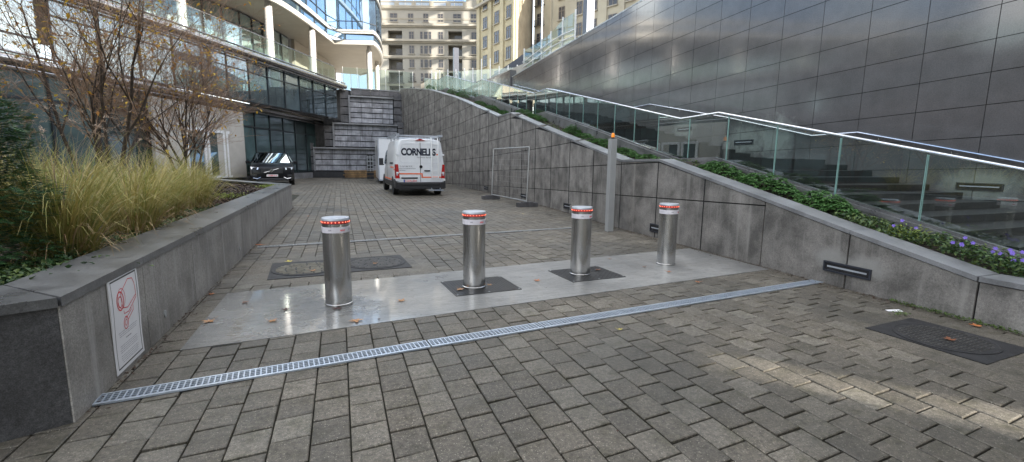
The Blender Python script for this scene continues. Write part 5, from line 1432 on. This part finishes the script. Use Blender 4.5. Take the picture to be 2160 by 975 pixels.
lettering('plate_characters', '1-GOL-054', .105, pl_, (-.41, .062, .618), (R(90), 0, 0), M['red_ink'], .95, .001)
q = MB(); q.box((-.45, .07, .775), (.66, .03, .06)); q.build('plate_light_bar', M['black_plastic'], V, local=True, bevel=.01)
lettering('name_lettering', 'CORNELI', .40, V, (-.77, .080, 1.755), (R(90), 0, 0), M['navy_ink'], .75, .018, .93, 'LEFT')
lettering('name_lettering_end', 'S', .40, V, (.495, .080, 1.755), (R(90), 0, 0), M['navy_ink'], .75, .018, 1, 'LEFT')
q = MB(); q.box((.69, .08, 1.79), (.06, .006, .06)); q.build('name_dot', M['orange_ink'], V, local=True)
lettering('subtitle_lettering', 'Perimeter Security', .085, V, (-.14, .081, 1.635), (R(90), 0, 0), M['grey_ink'], 1.0, 0, 1, 'LEFT')
for i, s_ in enumerate(('+32 (0) 3 866 18 40', 'www.cornelis-security.be', 'perimeter')):
    lettering('contact_lettering', s_, .068, V, (-.86, .081, 1.255 - i * .085), (R(90), 0, 0), M['grey_ink'], .95, .0, 1, 'LEFT')
q = MB(); q.mm(-.93, .05, .078, .084, .93, .985); q.mm(.035, .09, .0775, .0835, .81, .985); q.mm(.05, .93, .078, .084, .78, .835); q.build('rear_stripe', M['orange_ink'], V, local=True)
q = MB(); q.lathe([(.065, .0), (.065, .012), (.052, .012), (.052, 0)], (.02, .066, 1.26), 22, 'Y')
for k in range(3):
    a = math.pi / 2 + k * 2.0944; q.add([(.02 + .055 * math.cos(a), .066, 1.26 + .055 * math.sin(a)), (.02 + .012 * math.cos(a + 1.05), .066, 1.26 + .012 * math.sin(a + 1.05)), (.02 + .012 * math.cos(a - 1.05), .066, 1.26 + .012 * math.sin(a - 1.05))], [(0, 1, 2)])
q.build('star_emblem', M['black_plastic'], V, local=True)
lettering('side_lettering', 'CORNELIS', .36, V, (-.955, 3.1, 1.66), (R(80), 0, R(-90)), M['navy_ink'], .8, .01, .95)

# white container behind the van
t = thing('site_container', (3.5, 31.4, 0), 'tall white box container parked behind the van', 'container', R(-2))
q = MB(); q.mm(-1.1, 1.2, 0, 5.5, .28, 2.95); q.build('box', M['white'], t, local=True, bevel=.02)
q = MB(); q.mm(-1.13, -1.07, -.03, .05, .25, 3.0); q.mm(1.17, 1.23, -.03, .05, .25, 3.0); q.mm(-1.13, 1.23, -.03, .05, 2.92, 3.0); q.mm(-1.13, 1.23, -.03, .05, .22, .32); q.build('frame_edges', M['cap'], t, local=True)
q = MB(); q.mm(-1.11, -1.095, 1.0, 3.2, 1.3, 2.5); q.build('dark_panel', M['galv_dull'], t, local=True)
for y_ in (.8, 4.6):
    q = MB(); q.mm(-1.0, 1.1, y_ - .15, y_ + .15, 0, .28); q.build('skid', M['black_plastic'], t, local=True)
t = thing('crate_stack', (2.2, 37.2, 0), 'black crate stack with pale grid front beside the white container', 'crates')
q = MB()
for a in (-.2, .0, .2):
    q.mm(a - .02, a + .02, -.3, -.26, .7, 1.85)
for k in range(4): q.mm(-.22, .22, -.31, -.27, .75 + k * .34, .79 + k * .34)
q.build('pale_grid', M['galv_dull'], t, local=True)
q = MB()
for k in range(7): q.mm(-.24, .24, -.25, .3, .1 + k * .27, .3 + k * .27)
q.build('shelves', M['black_plastic'], t, local=True)

t = thing('timber_stack', (1.5, 41.3, 0), 'low stack of brown boards at the foot of the end wall', 'timber')
random.seed(5)
for k in range(7):
    q = MB(); z_ = .08 + k * .085; x0 = .25 + random.uniform(0, .25) + (.1 if k > 3 else 0)
    for j in range(4): q.mm(x0 - 1.5 + random.uniform(-.05, .05), 1.35 + random.uniform(-.1, .1), -.5 + j * .26, -.5 + j * .26 + .22, z_, z_ + (.045 if k % 2 else .07))
    q.build('board_layer', M['wood'], t, local=True)
# black car ----------------------------------------------------------
K = thing('parked_car', (-3.62, 29.9, 0), 'black estate car parked facing the camera beside the glass front', 'car', R(6))
K.scale = (1.13, 1, 1.06)
def csec(y, zb, zh, wl_, zt=None, wt=None):
    # half outline: sill, side, shoulder, (glass), roof
    zt = zt or zh; wt = wt or wl_ * .9
    pts = [(-wl_ * .92, zb), (-wl_, zb + .18), (-wl_ * 1.0, zh - .18), (-wl_ * .94, zh)]
    if zt > zh + .05: pts += [(-lerp(wl_ * .92, wt, .5), lerp(zh, zt, .5)), (-wt, zt - .07), (-wt * .85, zt)]
    else: pts += [(-wl_ * .85, zh + .015), (-wl_ * .7, zh + .03), (-wl_ * .5, zh + .04)]
    pts += [(0, zt + .03)]
    full = pts + [(-a, b_) for a, b_ in reversed(pts[:-1])]
    return [(a, y, b_) for a, b_ in full]
q = MB()
loft(q, [csec(0.0, .42, .80, .78), csec(.05, .28, .95, .90), csec(.35, .26, 1.08, 1.0), csec(1.1, .26, 1.16, 1.02), csec(1.45, .26, 1.20, 1.02), csec(2.25, .26, 1.2, 1.02, 1.76, .74), csec(3.3, .26, 1.22, 1.02, 1.82, .76), csec(4.3, .28, 1.24, 1.0, 1.78, .74), csec(4.85, .3, 1.2, .96, 1.35, .8), csec(4.95, .45, 1.1, .88)])
q.build('body', M['car_black'], K, local=True, smooth=True)
q = MB(); q.hexa([(-.86, 1.52, 1.215), (.86, 1.52, 1.215), (.68, 2.27, 1.74), (-.68, 2.27, 1.74)][::-1], [(-.86, 1.44, 1.235), (.86, 1.44, 1.235), (.68, 2.2, 1.765), (-.68, 2.2, 1.765)][::-1]); q.build('windscreen', M['car_glass'], K, local=True)
for s_ in (-1, 1):
    q = MB(); q.hexa([(s_ * .97, 1.75, 1.27), (s_ * .97, 4.3, 1.27), (s_ * .80, 4.1, 1.68), (s_ * .79, 2.35, 1.68)], [(s_ * .99, 1.75, 1.27), (s_ * .99, 4.3, 1.27), (s_ * .83, 4.1, 1.68), (s_ * .82, 2.35, 1.68)]); q.build('side_window', M['car_glass'], K, local=True)
    q = MB(); q.box((s_ * 1.13, 1.75, 1.24), (.2, .16, .15)); q.tube([(s_ * .95, 1.8, 1.2), (s_ * 1.08, 1.78, 1.22)], .03, 6); q.build('wing_mirror', M['car_black'], K, local=True, bevel=.03)
    q = MB(); q.hexa([(s_ * .62, -.005, .86), (s_ * .92, .10, .88), (s_ * .95, .14, 1.0), (s_ * .60, .03, .97)], [(s_ * .62, .1, .86), (s_ * .97, .4, .88), (s_ * .98, .4, 1.01), (s_ * .60, .12, .97)]); hl = q.build('headlight', M['head'], K, local=True)
    q = MB(); q.tube([(s_ * .52, -.03, .46), (s_ * .66, -.03, .38), (s_ * .86, .02, .42)], .018, 6); q.build('bumper_trim', M['chrome'], K, local=True)
    q = MB(); q.box((s_ * .8, .0, .55), (.22, .08, .12)); q.build('air_intake', M['black_plastic'], K, local=True)
    for y_ in (.95, 3.95):
        q = MB(); q.lathe([(.25, -.12), (.35, -.12), (.375, -.09), (.375, .09), (.35, .12), (.25, .12)], (s_ * .90, y_, .375), 26, 'X'); wv = q.build('wheel', M['tyre'], K, local=True, smooth=True)
        q = MB(); q.lathe([(.25, -.1), (.25, .1)], (s_ * .90, y_, .375), 20, 'X')
        for k in range(5):
            a = k * 1.2566; q.box((s_ * 1.0, y_ + .13 * math.cos(a), .375 + .13 * math.sin(a)), (.03, .24, .05), 0, Matrix.Rotation(a, 3, 'X'))
        q.build('rim', M['rim'], wv, local=True)
q = MB(); q.box((0, -.015, .80), (.98, .05, .30)); gr = q.build('grille', M['black_plastic'], K, local=True, bevel=.03)
q = MB(); q.tube([(-.36, -.05, .70), (.30, -.05, .92)], .012, 5); q.build('grille_bar', M['chrome'], gr, local=True)
q = MB(); q.lathe([(.075, 0), (.075, .02), (.055, .02), (.055, 0)], (-.03, -.065, .81), 20, 'Y'); q.tube([(.03, -.06, .87), (.07, -.06, .91)], .008, 4); q.build('round_emblem', M['chrome'], gr, local=True)
q = MB(); q.box((.0, -.04, .55), (.52, .02, .12)); pl_ = q.build('number_plate', M['plate'], K, local=True)
lettering('plate_characters', '1-XBB-514', .10, pl_, (0, -.052, .515), (R(90), 0, 0), M['red_ink'], .95, .001)
q = MB(); q.box((0, .02, .34), (1.5, .12, .12)); q.build('lower_bumper', M['black_plastic'], K, local=True, bevel=.03)
for s_ in (-1, 1):
    q = MB(); q.tube([(s_ * .70, 2.3, 1.83), (s_ * .72, 2.5, 1.87), (s_ * .72, 4.0, 1.86), (s_ * .70, 4.2, 1.81)], .015, 6); q.build('roof_rail', M['black_plastic'], K, local=True)
